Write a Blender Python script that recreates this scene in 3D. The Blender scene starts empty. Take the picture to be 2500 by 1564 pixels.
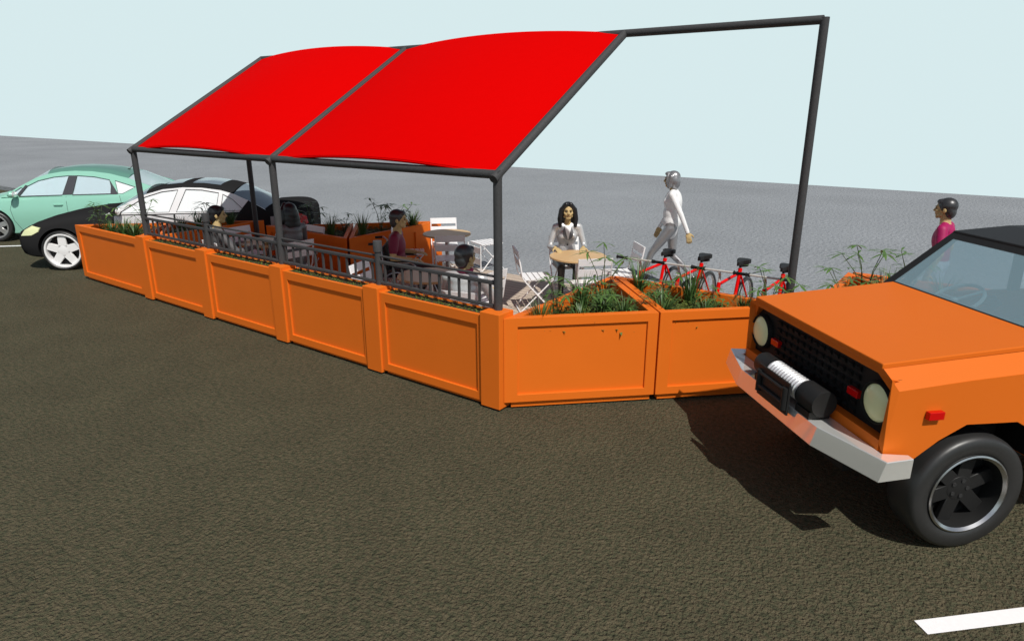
import bpy, bmesh, math, random
import numpy as np
from mathutils import Vector, Matrix, Euler, bvhtree
random.seed(7)
PI=math.pi; S=2**-.5
scn=bpy.context.scene
COL=scn.collection

# ---------------------------------------------------------------- materials
def _lin(c): return tuple(c)+(1.0,)
def mat(name,col,rough=.5,metal=0.0,var=0.0,vscale=8.0,bump=0.0,bscale=60.0,coat=0.0,spec=.5,bdist=.01,detail=6):
    m=bpy.data.materials.new(name); m.use_nodes=True
    nt=m.node_tree; b=nt.nodes['Principled BSDF']
    b.inputs['Base Color'].default_value=_lin(col)
    b.inputs['Roughness'].default_value=rough
    b.inputs['Metallic'].default_value=metal
    b.inputs['Specular IOR Level'].default_value=spec
    b.inputs['Coat Weight'].default_value=coat
    b.inputs['Coat Roughness'].default_value=.08
    tc=nt.nodes.new('ShaderNodeTexCoord')
    if var>0:
        n=nt.nodes.new('ShaderNodeTexNoise'); n.inputs['Scale'].default_value=vscale; n.inputs['Detail'].default_value=detail
        nt.links.new(tc.outputs['Object'],n.inputs['Vector'])
        mx=nt.nodes.new('ShaderNodeMix'); mx.data_type='RGBA'
        mx.inputs[6].default_value=_lin([c*(1-var) for c in col]); mx.inputs[7].default_value=_lin([min(1,c*(1+var)) for c in col])
        nt.links.new(n.outputs['Fac'],mx.inputs[0]); nt.links.new(mx.outputs[2],b.inputs['Base Color'])
    if bump>0:
        n2=nt.nodes.new('ShaderNodeTexNoise'); n2.inputs['Scale'].default_value=bscale; n2.inputs['Detail'].default_value=4
        nt.links.new(tc.outputs['Object'],n2.inputs['Vector'])
        bp=nt.nodes.new('ShaderNodeBump'); bp.inputs['Strength'].default_value=bump; bp.inputs['Distance'].default_value=bdist
        nt.links.new(n2.outputs['Fac'],bp.inputs['Height']); nt.links.new(bp.outputs['Normal'],b.inputs['Normal'])
    return m
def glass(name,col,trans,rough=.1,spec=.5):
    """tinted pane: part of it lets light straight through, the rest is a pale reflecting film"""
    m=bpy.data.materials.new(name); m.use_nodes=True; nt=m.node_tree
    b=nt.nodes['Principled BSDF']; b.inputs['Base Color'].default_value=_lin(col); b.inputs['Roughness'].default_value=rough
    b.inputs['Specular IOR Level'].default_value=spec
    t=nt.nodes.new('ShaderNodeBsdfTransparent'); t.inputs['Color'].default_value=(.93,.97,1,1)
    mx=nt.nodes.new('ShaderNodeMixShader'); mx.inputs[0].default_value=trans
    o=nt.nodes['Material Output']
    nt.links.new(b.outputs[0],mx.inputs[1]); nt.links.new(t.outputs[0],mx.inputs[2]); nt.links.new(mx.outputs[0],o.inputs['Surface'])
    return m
M={}
M['orange']=mat('orange_paint',(.74,.157,.014),.5,var=.04,vscale=3,spec=.12)
M['truck_orange']=mat('truck_orange_paint',(.66,.140,.0125),.5,var=.02,vscale=2,coat=.0,spec=.12)
M['frame']=mat('dark_grey_steel',(.055,.055,.057),.6,var=.3,vscale=60,bump=.3,bscale=160,bdist=.004,spec=.22)
M['red_cloth']=mat('red_canvas',(.60,.0005,.0005),.9,var=.03,vscale=12,spec=.02,bump=.05,bscale=500,bdist=.001)
M['white']=mat('white_paint',(.87,.87,.88),.42,var=.02,vscale=20)
M['line']=mat('white_road_paint',(.84,.84,.85),.7,var=.06,vscale=40)
M['alloy']=mat('light_grey_alloy',(.58,.56,.52),.4,.15,var=.03)
M['steel']=mat('steel',(.55,.55,.56),.28,1.0,var=.1,vscale=30)
M['chrome']=mat('chrome',(.93,.93,.90),.05,.62)
M['black']=mat('black_plastic',(.016,.016,.016),.5,var=.1,vscale=20,spec=.25)
M['grille']=mat('black_grille',(.012,.012,.012),.6,spec=.15)
M['bright_drum']=mat('bright_steel',(.85,.85,.86),.3,.55)
M['rubber']=mat('tyre_rubber',(.022,.022,.022),.42,var=.1,vscale=25,spec=.6)
M['rim_dark']=mat('dark_wheel',(.016,.016,.016),.5,var=.1,spec=.25)
M['rim_white']=mat('white_wheel',(.82,.82,.82),.3)
M['rim_silver']=mat('silver_wheel',(.6,.6,.6),.3,.8)
M['red_lamp']=mat('red_lens',(.55,.002,.002),.25)
M['bike_red']=mat('red_frame_paint',(.74,.001,.001),.45,spec=.12)
M['lens']=mat('headlight_lens',(.92,.90,.52),.2,coat=.0,var=.04,vscale=6,spec=.3)
M['yellow_lens']=mat('pale_yellow_lens',(.75,.78,.45),.15,coat=.5,var=.1,vscale=5)
M['skin']=mat('skin',(.52,.38,.18),.55,var=.06,vscale=30,spec=.3)
M['lip']=mat('lips',(.25,.12,.07),.5)
M['eye']=mat('eyes',(.03,.025,.02),.2)
M['hair']=mat('black_hair',(.014,.014,.016),.36,var=.3,vscale=40,spec=.45)
M['hair_sheen']=mat('dark_hair_sheen',(.30,.30,.31),.34,.6,var=.2,vscale=30)  # dark hair, its highlight put into the base colour
M['hair_grey']=mat('glossy_dark_hair',(.07,.07,.073),.36,.55,var=.15,vscale=30)
M['satin']=mat('silver_satin',(.62,.62,.62),.38,.45,var=.06,vscale=14,bump=.10,bscale=22,bdist=.01)
M['trouser_satin']=mat('grey_satin',(.36,.36,.37),.34,.6,var=.06,vscale=14,bump=.10,bscale=22,bdist=.01)
M['grey_cloth']=mat('grey_cloth',(.16,.16,.165),.42,.35,var=.06,vscale=14,bump=.1,bscale=22,bdist=.01)
M['dark_cloth']=mat('dark_cloth',(.022,.022,.024),.4,var=.1,vscale=20,spec=.6,bump=.1,bscale=25,bdist=.01)
M['white_cloth']=mat('white_cloth',(.80,.80,.80),.6,var=.03,vscale=20,bump=.12,bscale=24,bdist=.01)
M['maroon']=mat('maroon_cloth',(.18,.0015,.035),.6,var=.08,vscale=16,bump=.12,bscale=24,bdist=.01)
M['magenta']=mat('magenta_cloth',(.36,.0005,.09),.6,var=.08,vscale=16,bump=.12,bscale=24,bdist=.01)
M['shoe']=mat('black_shoe',(.012,.012,.012),.3)
M['pale_denim']=mat('pale_denim',(.45,.52,.62),.7,var=.1,vscale=20)
M['wood']=mat('pale_table_wood',(.62,.41,.20),.38,var=.10,vscale=5)
M['soil']=mat('dark_soil',(.045,.03,.015),.95,var=.4,vscale=30,bump=.5,bscale=60,bdist=.02)
M['leaf']=mat('green_leaf',(.075,.15,.030),.45,var=.45,vscale=7)
M['blade']=mat('grass_blade',(.060,.125,.030),.45,var=.45,vscale=9)
M['cover']=mat('ground_leaf',(.10,.13,.022),.6,var=.55,vscale=14)
M['stemm']=mat('stem',(.05,.075,.02),.6)
M['black_car']=mat('dark_metallic_paint',(.022,.022,.023),.5,.0,var=.03,vscale=3,spec=.0)
M['sheen_car']=mat('painted_sheen_silver',(.74,.74,.75),.38,.35,var=.02,vscale=3)  # bright sheen on the dark sedan's side, painted as silver
M['rear_sheen']=mat('painted_sheen_grey',(.30,.30,.31),.4,.3,var=.03,vscale=3)  # weaker sheen on the sedan's rear quarter, painted as grey
M['green_car']=mat('sea_green_paint',(.30,.62,.49),.34,.15,var=.02,vscale=2,coat=.3)
M['green_roof']=mat('sea_green_roof_paint',(.13,.30,.24),.34,.15,var=.02,vscale=2,coat=.3)
M['seam']=mat('panel_gap',(.02,.02,.02),.7)
M['trim']=mat('grey_window_trim',(.22,.21,.21),.25,.9)
M['interior']=mat('pale_interior',(.30,.33,.36),.8)
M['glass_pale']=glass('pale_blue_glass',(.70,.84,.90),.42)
M['glass_glare']=glass('white_reflection_glass',(.86,.90,.92),.12)  # sky-bright reflection on the panes painted as near opaque white
M['glass_roof']=glass('grey_blue_glass',(.22,.28,.33),.15,.06)
M['glass_truck']=glass('windscreen_glass',(.30,.44,.50),.58,.08,.2)
M['wheel_teal']=mat('pale_teal_rubber',(.30,.45,.47),.5)
M['chair_fabric']=mat('black_upholstery',(.03,.03,.032),.7)

def ground_mat(name,cols,scale,bscale,bump,bdist,rough=.9,big=.6,rgh=.65):
    m=bpy.data.materials.new(name); m.use_nodes=True; nt=m.node_tree; b=nt.nodes['Principled BSDF']
    b.inputs['Roughness'].default_value=rough; b.inputs['Specular IOR Level'].default_value=.2
    tc=nt.nodes.new('ShaderNodeTexCoord')
    n=nt.nodes.new('ShaderNodeTexNoise'); n.inputs['Scale'].default_value=scale; n.inputs['Detail'].default_value=8; n.inputs['Roughness'].default_value=rgh
    nt.links.new(tc.outputs['Object'],n.inputs['Vector'])
    r=nt.nodes.new('ShaderNodeValToRGB'); e=r.color_ramp.elements
    e[0].position=.28; e[0].color=_lin(cols[0]); e[1].position=.72; e[1].color=_lin(cols[-1])
    for i,c in enumerate(cols[1:-1]):
        q=e.new(.28+.44*(i+1)/(len(cols)-1)); q.color=_lin(c)
    nt.links.new(n.outputs['Fac'],r.inputs[0])
    n3=nt.nodes.new('ShaderNodeTexNoise'); n3.inputs['Scale'].default_value=big; n3.inputs['Detail'].default_value=3
    nt.links.new(tc.outputs['Object'],n3.inputs['Vector'])
    mr=nt.nodes.new('ShaderNodeMapRange'); mr.inputs[1].default_value=.3; mr.inputs[2].default_value=.7; mr.inputs[3].default_value=.90; mr.inputs[4].default_value=1.08
    nt.links.new(n3.outputs['Fac'],mr.inputs[0])
    mu=nt.nodes.new('ShaderNodeMix'); mu.data_type='RGBA'; mu.blend_type='MULTIPLY'; mu.inputs[0].default_value=1
    nt.links.new(r.outputs[0],mu.inputs[6]); nt.links.new(mr.outputs[0],mu.inputs[7]); nt.links.new(mu.outputs[2],b.inputs['Base Color'])
    n2=nt.nodes.new('ShaderNodeTexNoise'); n2.inputs['Scale'].default_value=bscale; n2.inputs['Detail'].default_value=3; n2.inputs['Roughness'].default_value=.55
    nt.links.new(tc.outputs['Object'],n2.inputs['Vector'])
    bp=nt.nodes.new('ShaderNodeBump'); bp.inputs['Strength'].default_value=bump; bp.inputs['Distance'].default_value=bdist
    nt.links.new(n2.outputs['Fac'],bp.inputs['Height']); nt.links.new(bp.outputs['Normal'],b.inputs['Normal'])
    return m
M['asphalt']=ground_mat('asphalt',[(.018,.021,.010),(.070,.074,.042),(.122,.100,.060),(.124,.130,.086)],22,40,1.0,.065,big=1.6,rgh=.78)
M['pave']=ground_mat('grey_concrete',[(.222,.240,.262),(.268,.286,.306),(.312,.328,.346)],18,13,1.0,.06,big=.25)
# deck boards: dark joints by a brick texture
def deck_mat():
    m=bpy.data.materials.new('deck_boards'); m.use_nodes=True; nt=m.node_tree; b=nt.nodes['Principled BSDF']
    b.inputs['Roughness'].default_value=.7
    tc=nt.nodes.new('ShaderNodeTexCoord'); br=nt.nodes.new('ShaderNodeTexBrick')
    br.inputs['Scale'].default_value=1.0; br.inputs['Brick Width'].default_value=1.9; br.inputs['Row Height'].default_value=.115; br.inputs['Mortar Size'].default_value=.006
    br.inputs['Color1'].default_value=(.56,.46,.37,1); br.inputs['Color2'].default_value=(.50,.41,.33,1); br.inputs['Mortar'].default_value=(.06,.045,.035,1)
    nt.links.new(tc.outputs['Object'],br.inputs['Vector'])
    mp=nt.nodes.new('ShaderNodeMapping'); mp.inputs['Scale'].default_value=(3,40,3); nt.links.new(tc.outputs['Object'],mp.inputs['Vector'])
    n=nt.nodes.new('ShaderNodeTexNoise'); n.inputs['Scale'].default_value=1.5; n.inputs['Detail'].default_value=5; nt.links.new(mp.outputs[0],n.inputs['Vector'])
    mr=nt.nodes.new('ShaderNodeMapRange'); mr.inputs[3].default_value=.8; mr.inputs[4].default_value=1.15; nt.links.new(n.outputs['Fac'],mr.inputs[0])
    mu=nt.nodes.new('ShaderNodeMix'); mu.data_type='RGBA'; mu.blend_type='MULTIPLY'; mu.inputs[0].default_value=1
    nt.links.new(br.outputs['Color'],mu.inputs[6]); nt.links.new(mr.outputs[0],mu.inputs[7]); nt.links.new(mu.outputs[2],b.inputs['Base Color'])
    return m
M['deck']=deck_mat()

# ---------------------------------------------------------------- mesh helpers
class MB:
    def __init__(s): s.v=[]; s.f=[]; s.sm=[]; s.mi=[]
    def add(s,vs,fs,smooth=False,mi=0,mtx=None):
        o=len(s.v)
        s.v+= [tuple(mtx@Vector(p)) if mtx is not None else tuple(p) for p in vs]
        for f in fs: s.f.append(tuple(o+i for i in f)); s.sm.append(smooth); s.mi.append(mi)
        return s
    def box(s,x0,x1,y0,y1,z0,z1,mi=0,mtx=None):
        v=[(x,y,z) for x in (x0,x1) for y in (y0,y1) for z in (z0,z1)]
        return s.add(v,[(0,1,3,2),(4,6,7,5),(0,4,5,1),(2,3,7,6),(0,2,6,4),(1,5,7,3)],False,mi,mtx)
    def prism(s,poly,z0,z1,mi=0,axis='z',mtx=None):
        n=len(poly)
        def P(a,b,c): return (a,b,c) if axis=='z' else ((a,c,b) if axis=='y' else (c,a,b))
        v=[P(a,b,z0) for a,b in poly]+[P(a,b,z1) for a,b in poly]
        f=[tuple(range(n))[::-1],tuple(range(n,2*n))]+[(i,(i+1)%n,n+(i+1)%n,n+i) for i in range(n)]
        return s.add(v,f,False,mi,mtx)
    def tube(s,pts,r,seg=10,caps=True,mi=0,closed=False,mtx=None,smooth=True):
        pts=[Vector(p) for p in pts]; n=len(pts)
        rs=r if isinstance(r,(list,tuple)) else [r]*n
        vs=[]; ref=None
        for i,p in enumerate(pts):
            if closed: t=(pts[(i+1)%n]-pts[i-1])
            else: t=(pts[min(i+1,n-1)]-pts[max(i-1,0)])
            t.normalize()
            if ref is None:
                ref=Vector((0,0,1)) if abs(t.z)<.9 else Vector((1,0,0))
            a=ref-t*ref.dot(t)
            if a.length<1e-4: a=t.orthogonal()
            a.normalize(); ref=a; b=t.cross(a)
            k=1.0
            if 0<i<n-1 and not closed:
                d0=(pts[i]-pts[i-1]).normalized(); d1=(pts[i+1]-pts[i]).normalized()
                k=1.0
            for j in range(seg):
                an=2*PI*j/seg; vs.append(p+(a*math.cos(an)+b*math.sin(an))*rs[i]*k)
        fs=[]
        m=n if closed else n-1
        for i in range(m):
            for j in range(seg):
                i2=(i+1)%n
                fs.append((i*seg+j,i*seg+(j+1)%seg,i2*seg+(j+1)%seg,i2*seg+j))
        s.add(vs,fs,smooth,mi,mtx)
        if caps and not closed:
            s.add(vs[:seg],[tuple(range(seg))[::-1]],False,mi,mtx); s.add(vs[-seg:],[tuple(range(seg))],False,mi,mtx)
        return s
    def lathe(s,prof,seg=32,mi=0,mtx=None,smooth=True,closed=False):
        """profile (r, h) turned about local z"""
        vs=[];n=len(prof)
        for r,h in prof:
            for j in range(seg):
                a=2*PI*j/seg; vs.append((r*math.cos(a),r*math.sin(a),h))
        fs=[]
        for i in range(n if closed else n-1):
            i2=(i+1)%n
            for j in range(seg): fs.append((i*seg+j,i*seg+(j+1)%seg,i2*seg+(j+1)%seg,i2*seg+j))
        s.add(vs,fs,smooth,mi,mtx)
        if not closed:
            if prof[0][0]>1e-4: s.add(vs[:seg],[tuple(range(seg))[::-1]],False,mi,mtx)
            if prof[-1][0]>1e-4: s.add(vs[-seg:],[tuple(range(seg))],False,mi,mtx)
        return s
    def ell(s,c,r,rot=None,seg=16,rings=10,mi=0):
        vs=[(0,0,1)]
        for i in range(1,rings):
            t=PI*i/rings
            for j in range(seg):
                a=2*PI*j/seg; vs.append((math.sin(t)*math.cos(a),math.sin(t)*math.sin(a),math.cos(t)))
        vs.append((0,0,-1)); fs=[]
        for j in range(seg): fs.append((0,1+j,1+(j+1)%seg))
        for i in range(rings-2):
            for j in range(seg):
                a=1+i*seg+j;b=1+i*seg+(j+1)%seg; fs.append((a,a+seg,b+seg,b))
        L=len(vs)-1
        for j in range(seg): fs.append((L,L-seg+(j+1)%seg,L-seg+j))
        R=rot if rot is not None else Matrix.Identity(3)
        out=[Vector(c)+R@Vector((p[0]*r[0],p[1]*r[1],p[2]*r[2])) for p in vs]
        return s.add(out,fs,True,mi)
    def mesh(s,name,sharp=35,fixn=True):
        me=bpy.data.meshes.new(name); me.from_pydata([tuple(p) for p in s.v],[],s.f); me.update()
        me.polygons.foreach_set('use_smooth',s.sm); me.polygons.foreach_set('material_index',s.mi)
        if fixn:
            bm=bmesh.new(); bm.from_mesh(me); bmesh.ops.remove_doubles(bm,verts=bm.verts,dist=1e-5)
            bmesh.ops.recalc_face_normals(bm,faces=bm.faces); bm.to_mesh(me); bm.free()
        if any(s.sm) and sharp: me.set_sharp_from_angle(angle=math.radians(sharp))
        return me
    def build(s,name,mats,parent=None,bevel=0,sharp=35,fixn=True,seg=2):
        me=s.mesh(name,sharp,fixn)
        for m in (mats if isinstance(mats,(list,tuple)) else [mats]): me.materials.append(m)
        o=bpy.data.objects.new(name,me); COL.objects.link(o)
        if parent is not None: o.parent=parent
        if bevel>0:
            b=o.modifiers.new('edge','BEVEL'); b.width=bevel; b.segments=seg; b.limit_method='ANGLE'; b.angle_limit=math.radians(40); b.harden_normals=False
        return o
def tag(o,label=None,cat=None,group=None,kind=None):
    if label: o['label']=label
    if cat: o['category']=cat
    if group: o['group']=group
    if kind: o['kind']=kind
    return o
def thing(name,label,cat,loc=(0,0,0),rz=0,group=None):
    o=bpy.data.objects.new(name,None); COL.objects.link(o); o.empty_display_size=.2
    o.location=loc; o.rotation_euler=(0,0,rz)
    return tag(o,label,cat,group)
def dup(root,loc,rz,label=None,group=None,scale=None):
    def cp(o,par):
        c=o.copy(); COL.objects.link(c)
        if par is not None: c.parent=par
        for k in list(o.children): cp(k,c)
        return c
    r=cp(root,None); r.location=loc; r.rotation_euler=(0,0,rz)
    if scale: r.scale=scale
    if label: r['label']=label
    if group: r['group']=group
    return r
def evaluated(o):
    bpy.context.view_layer.update()
    dg=bpy.context.evaluated_depsgraph_get(); me=bpy.data.meshes.new_from_object(o.evaluated_get(dg)); return me
def un(u,n,z=0): return (S*(u+n),S*(u-n),z)

# ---------------------------------------------------------------- setting
b=MB(); b.add([(-260,-120,0),(120,-120,0),(120,4.0,0),(-260,4.0,0)],[(0,1,2,3)]); tag(b.build('road',M['asphalt'],fixn=False),kind='structure')
b=MB(); b.box(-260,120,4.15,20.8,-.25,.15); tag(b.build('pavement',M['pave']),kind='structure')
b=MB(); b.box(-260,120,4.0,4.148,-.25,.152); tag(b.build('kerb',M['pave'],bevel=.012),kind='structure')
def stripe(u0,u1,n0,n1):
    b=MB(); b.add([un(u0,n0,.006),un(u1,n0,.006),un(u1,n1,.006),un(u0,n1,.006)],[(0,1,2,3)])
    tag(b.build('parking_line',M['line']),kind='structure')
stripe(1.905,6.9-1.2,2.99,3.093)
stripe(-9.45,-3.6,-9.41,-9.31)
stripe(-11.6,-6.0,-12.6,-12.5)
# deck
b=MB(); poly=[(-6.56,.27),(-.06,.27),(-.06,2.14),(2.09,2.14),(2.09,3.99),(-4.11,3.99),(-4.11,1.78),(-6.56,1.78)]
b.prism(poly,.02,.148); tag(b.build('wooden_deck',M['deck']),'timber deck of narrow boards laid level inside the orange planters','deck')

# ---------------------------------------------------------------- planters
def inset(poly,d):
    n=len(poly);out=[]
    for i in range(n):
        p0=Vector(poly[i-1]);p1=Vector(poly[i]);p2=Vector(poly[(i+1)%n])
        a=(p1-p0).normalized();c=(p2-p1).normalized()
        na=Vector((-a.y,a.x));nc=Vector((-c.y,c.x))
        bis=(na+nc); bis=bis/ (1+na.dot(nc))
        out.append(tuple(p1+bis*d))
    return out
def ccw(poly):
    A=sum(poly[i][0]*poly[(i+1)%len(poly)][1]-poly[(i+1)%len(poly)][0]*poly[i][1] for i in range(len(poly)))
    return poly if A>0 else poly[::-1]
def planter(label,poly,recess=(),ztop=.9,t=.055,margins=(.09,.075,.10,.085),zb=.075,soilz=.80,group='orange planter boxes of the terrace',top_mat=None):
    """recess: list of edges (p,q) carrying a sunk panel; margins left,right,top,bottom"""
    poly=ccw([tuple(p) for p in poly]); n=len(poly)
    cx=sum(p[0] for p in poly)/n; cy=sum(p[1] for p in poly)/n
    root=thing('planter_box',label,'planter',(cx,cy,0),0,group)
    L=[(p[0]-cx,p[1]-cy) for p in poly]; inn=inset(L,t)
    b=MB(); pn=[]
    for i in range(n):
        p=Vector(L[i]);q=Vector(L[(i+1)%n]); pi_=Vector(inn[i]);qi=Vector(inn[(i+1)%n])
        d=(q-p);ln=d.length;d.normalize(); inw=Vector((-d.y,d.x))
        b.add([(p.x,p.y,ztop),(q.x,q.y,ztop),(qi.x,qi.y,ztop),(pi_.x,pi_.y,ztop)],[(0,1,2,3)])
        b.add([(pi_.x,pi_.y,ztop),(qi.x,qi.y,ztop),(qi.x,qi.y,.3),(pi_.x,pi_.y,.3)],[(0,1,2,3)])
        key=None
        for (a0,a1) in recess:
            w0=Vector((a0[0]-cx,a0[1]-cy));w1=Vector((a1[0]-cx,a1[1]-cy))
            if (w0-p).length<.05 and (w1-q).length<.05 or (w1-p).length<.05 and (w0-q).length<.05: key=1
        if key is None:
            b.add([(p.x,p.y,zb),(q.x,q.y,zb),(q.x,q.y,ztop),(p.x,p.y,ztop)],[(0,1,2,3)])
        else:
            ml,mr,mt,mb=margins; dp=.022
            def P(s_,z,dep): w=p+d*s_+inw*dep; return (w.x,w.y,z)
            o=[P(0,zb,0),P(ln,zb,0),P(ln,ztop,0),P(0,ztop,0)]
            r=[P(ml,zb+mb,0),P(ln-mr,zb+mb,0),P(ln-mr,ztop-mt,0),P(ml,ztop-mt,0)]
            k=[P(ml,zb+mb,dp),P(ln-mr,zb+mb,dp),P(ln-mr,ztop-mt,dp),P(ml,ztop-mt,dp)]
            b.add(o+r,[(0,1,5,4),(1,2,6,5),(2,3,7,6),(3,0,4,7)])
            b.add(r+k,[(0,1,5,4),(1,2,6,5),(2,3,7,6),(3,0,4,7)])
            pn.append(k)
    b.add([(p[0],p[1],zb) for p in L],[tuple(range(n))[::-1]])
    b.build('box',M['orange'],root,bevel=.0025,seg=1)
    for k in pn:
        q=MB(); q.add(k,[(0,1,2,3)]); q.build('panel',M['orange'],root)
    b=MB(); b.prism(inset(L,.03),.018,zb-.002); b.build('plinth',M['orange'],root)
    b=MB(); b.prism(inset(L,t-.004),soilz-.05,soilz); b.build('soil',M['soil'],root)
    return root,poly,(cx,cy)
PX=[-6.40,-4.80,-3.19,-1.57,0.0]
nth=['leftmost','second','middle','fourth','corner']
pn=['under the leftmost canopy post','under the left short railing post','under the middle canopy post','under the right short railing post','under the front corner canopy post']
for x,w in zip(PX,pn):
    t=thing('planter_pillar','square orange pillar '+w,'pillar',(x-.11,.11,0),0,'orange pillars of the street front')
    b=MB(); b.box(-.11,.11,-.11,.11,.022,.945); b.build('shaft',M['orange'],t,bevel=.003,seg=1)
    b=MB(); b.box(-.085,.085,-.085,.085,.005,.021); b.build('base',M['seam'],t)
rowlab=['orange street front planter under the railing beside the leftmost canopy post','orange street front planter between left short post and middle canopy post',
        'orange street front planter between middle canopy post and right short post','orange street front planter left of the front corner canopy post']
PL={}
for i in range(4):
    x0=PX[i]+.002; x1=PX[i+1]-.222
    PL['F%d'%i]=planter(rowlab[i],[(x0,.025),(x1,.025),(x1,.255),(x0,.255)],[((x0,.025),(x1,.025))],ztop=.905,t=.035,margins=(.075,.055,.10,.085),zb=.02+.03,soilz=.892)
PL['A1']=planter('triangular orange planter at the left street end with a sunk front panel',[(-8.69,.025),(-6.625,.025),(-7.657,1.05)],[((-8.69,.025),(-6.625,.025))],margins=(.12,.12,.10,.085),zb=.05)
PL['A2']=planter('triangular orange planter by the back left canopy post, nearest the black car',[(-6.60,.28),(-6.60,2.11),(-7.64,1.075)],[])
PL['B']=planter('orange planter behind the long haired woman, long side facing the street',[(-6.12,1.82),(-4.17,1.82),(-5.14,2.79)],[((-6.12,1.82),(-4.17,1.82))],margins=(.12,.12,.10,.085))
PL['C']=planter('orange planter behind the maroon shirted man at the rear left corner',[(-4.15,1.85),(-4.15,3.84),(-5.12,2.83)],[((-4.15,1.85),(-4.15,3.84))],margins=(.12,.62,.10,.085))
PL['W1']=planter('triangular orange planter next to the front corner pillar, full of grass tufts',[(.004,.062),(1.048,1.072),(.012,2.10)],[((.004,.062),(1.048,1.072))],margins=(.13,.10,.085,.075),t=.075,soilz=.72)
PL['W2']=planter('triangular orange planter in front of the red bicycles and beside the truck',[(1.062,1.078),(2.09,2.105),(.034,2.105)],[((1.062,1.078),(2.09,2.105))],margins=(.12,.20,.085,.075),t=.075,soilz=.72)
PL['W3']=planter('orange planter showing over the far edge of the truck bonnet',[(2.13,2.13),(3.02,3.01),(2.13,3.86)],[((2.13,2.13),(3.02,3.01))],t=.075,soilz=.74)
PL['W4']=planter('orange planter seen through the truck windscreen',[(3.06,3.04),(3.93,3.90),(2.17,3.90)],[((3.06,3.04),(3.93,3.90))],t=.075,soilz=.74)

# ---------------------------------------------------------------- plants
def blade(b,base,az,L,lean,w,curl,mi=0):
    d=Vector((math.cos(az),math.sin(az),0)); side=Vector((-d.y,d.x,0)); n=5; pts=[]
    for i in range(n):
        t=i/(n-1); a=lean+curl*t*t
        pts.append(None)
    p=Vector(base); vs=[]
    for i in range(n):
        t=i/(n-1); a=lean+curl*t
        ww=w*(1-t**1.6)*.5+.0006
        vs+= [p-side*ww,p+side*ww]
        p=p+(d*math.sin(a)+Vector((0,0,1))*math.cos(a))*(L/(n-1))
    b.add(vs,[(2*i,2*i+1,2*i+3,2*i+2) for i in range(n-1)],True,mi)
def tuft_mesh(seed,nb,h,spread,nm):
    random.seed(seed); b=MB()
    for i in range(nb):
        az=random.uniform(0,2*PI); r=random.uniform(0,.045)
        blade(b,(r*math.cos(az),r*math.sin(az),0),az+random.uniform(-.5,.5),h*random.uniform(.6,1.1),random.uniform(.02,.35)*spread,random.uniform(.010,.017),random.uniform(.2,1.3)*spread)
    return b
tuft_protos=[]
for sd,nb,h,sp in ((3,85,.36,1.0),(4,95,.28,1.35),(5,70,.42,.75)):
    o=tuft_mesh(sd,nb,h,sp,'t').build('grass_tuft',M['blade'],fixn=False,sharp=0); tuft_protos.append(o)
def leaflet(b,p,d,up,L,w):
    d=d.normalized(); side=d.cross(up); side.normalize(); nrm=side.cross(d)
    pr=[(0,.12),(.35,1.0),(.65,.85),(1.0,.03)]; vs=[]
    for t,k in pr:
        c=p+d*L*t-Vector((0,0,1))*L*.22*t*t
        vs+=[c-side*w*.5*k,c+side*w*.5*k]
    b.add(vs,[(2*i,2*i+1,2*i+3,2*i+2) for i in range(3)],True)
pal_protos=[]
for sd,ns,H in ((11,7,.52),(12,6,.60),(13,8,.46)):
    random.seed(sd); root=thing('palmate_plant','x','plant'); lf=MB(); st=MB()
    for i in range(ns):
        az=2*PI*i/ns+random.uniform(-.4,.4); h=H*random.uniform(.45,1.05); out=random.uniform(.08,.24)
        p0=Vector((random.uniform(-.03,.03),random.uniform(-.03,.03),0)); d=Vector((math.cos(az),math.sin(az),0))
        p1=p0+d*out*.35+Vector((0,0,h*.6)); p2=p0+d*out+Vector((0,0,h))
        st.tube([p0,p1,p2],[.005,.004,.003],5)
        nl=random.randint(6,7)
        for k in range(nl):
            a=2*PI*k/nl+random.uniform(-.2,.2); dd=Vector((math.cos(a),math.sin(a),random.uniform(-.25,.4)))+d*.25
            leaflet(lf,p2,dd,Vector((0,0,1)),random.uniform(.12,.19),random.uniform(.022,.034))
        for t in (.45,.7):
            q=p0.lerp(p2,t)
            for k in range(2):
                a=random.uniform(0,2*PI); leaflet(lf,q,Vector((math.cos(a),math.sin(a),.2)),Vector((0,0,1)),random.uniform(.08,.13),.022)
    lf.build('leaves',M['leaf'],root,fixn=False,sharp=0); st.build('stem',M['stemm'],root,sharp=0); pal_protos.append(root)
def cover(key,z,dens,size,hmax,lab):
    root,poly,c=PL[key]; pin=inset(poly,.06 if len(poly)==3 else .045); b=MB(); random.seed(sum(map(ord,key)))
    xs=[p[0] for p in pin];ys=[p[1] for p in pin]
    n=int(dens*(max(xs)-min(xs))*(max(ys)-min(ys)))
    for i in range(n):
        x=random.uniform(min(xs),max(xs));y=random.uniform(min(ys),max(ys))
        ok=True
        for k in range(len(pin)):
            p=pin[k];q=pin[(k+1)%len(pin)]
            if (q[0]-p[0])*(y-p[1])-(q[1]-p[1])*(x-p[0])<0: ok=False
        if not ok: continue
        L=size*random.uniform(.6,1.3); az=random.uniform(0,2*PI); zz=z+random.uniform(0,hmax)
        leaflet(b,Vector((x,y,zz)),Vector((math.cos(az),math.sin(az),random.uniform(-.2,.9))),Vector((0,0,1)),L,L*.35)
    o=b.build('ground_cover',M['cover'],fixn=False,sharp=0); tag(o,'low leafy ground cover filling '+lab,'ground cover',None,'stuff'); return o
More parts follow.
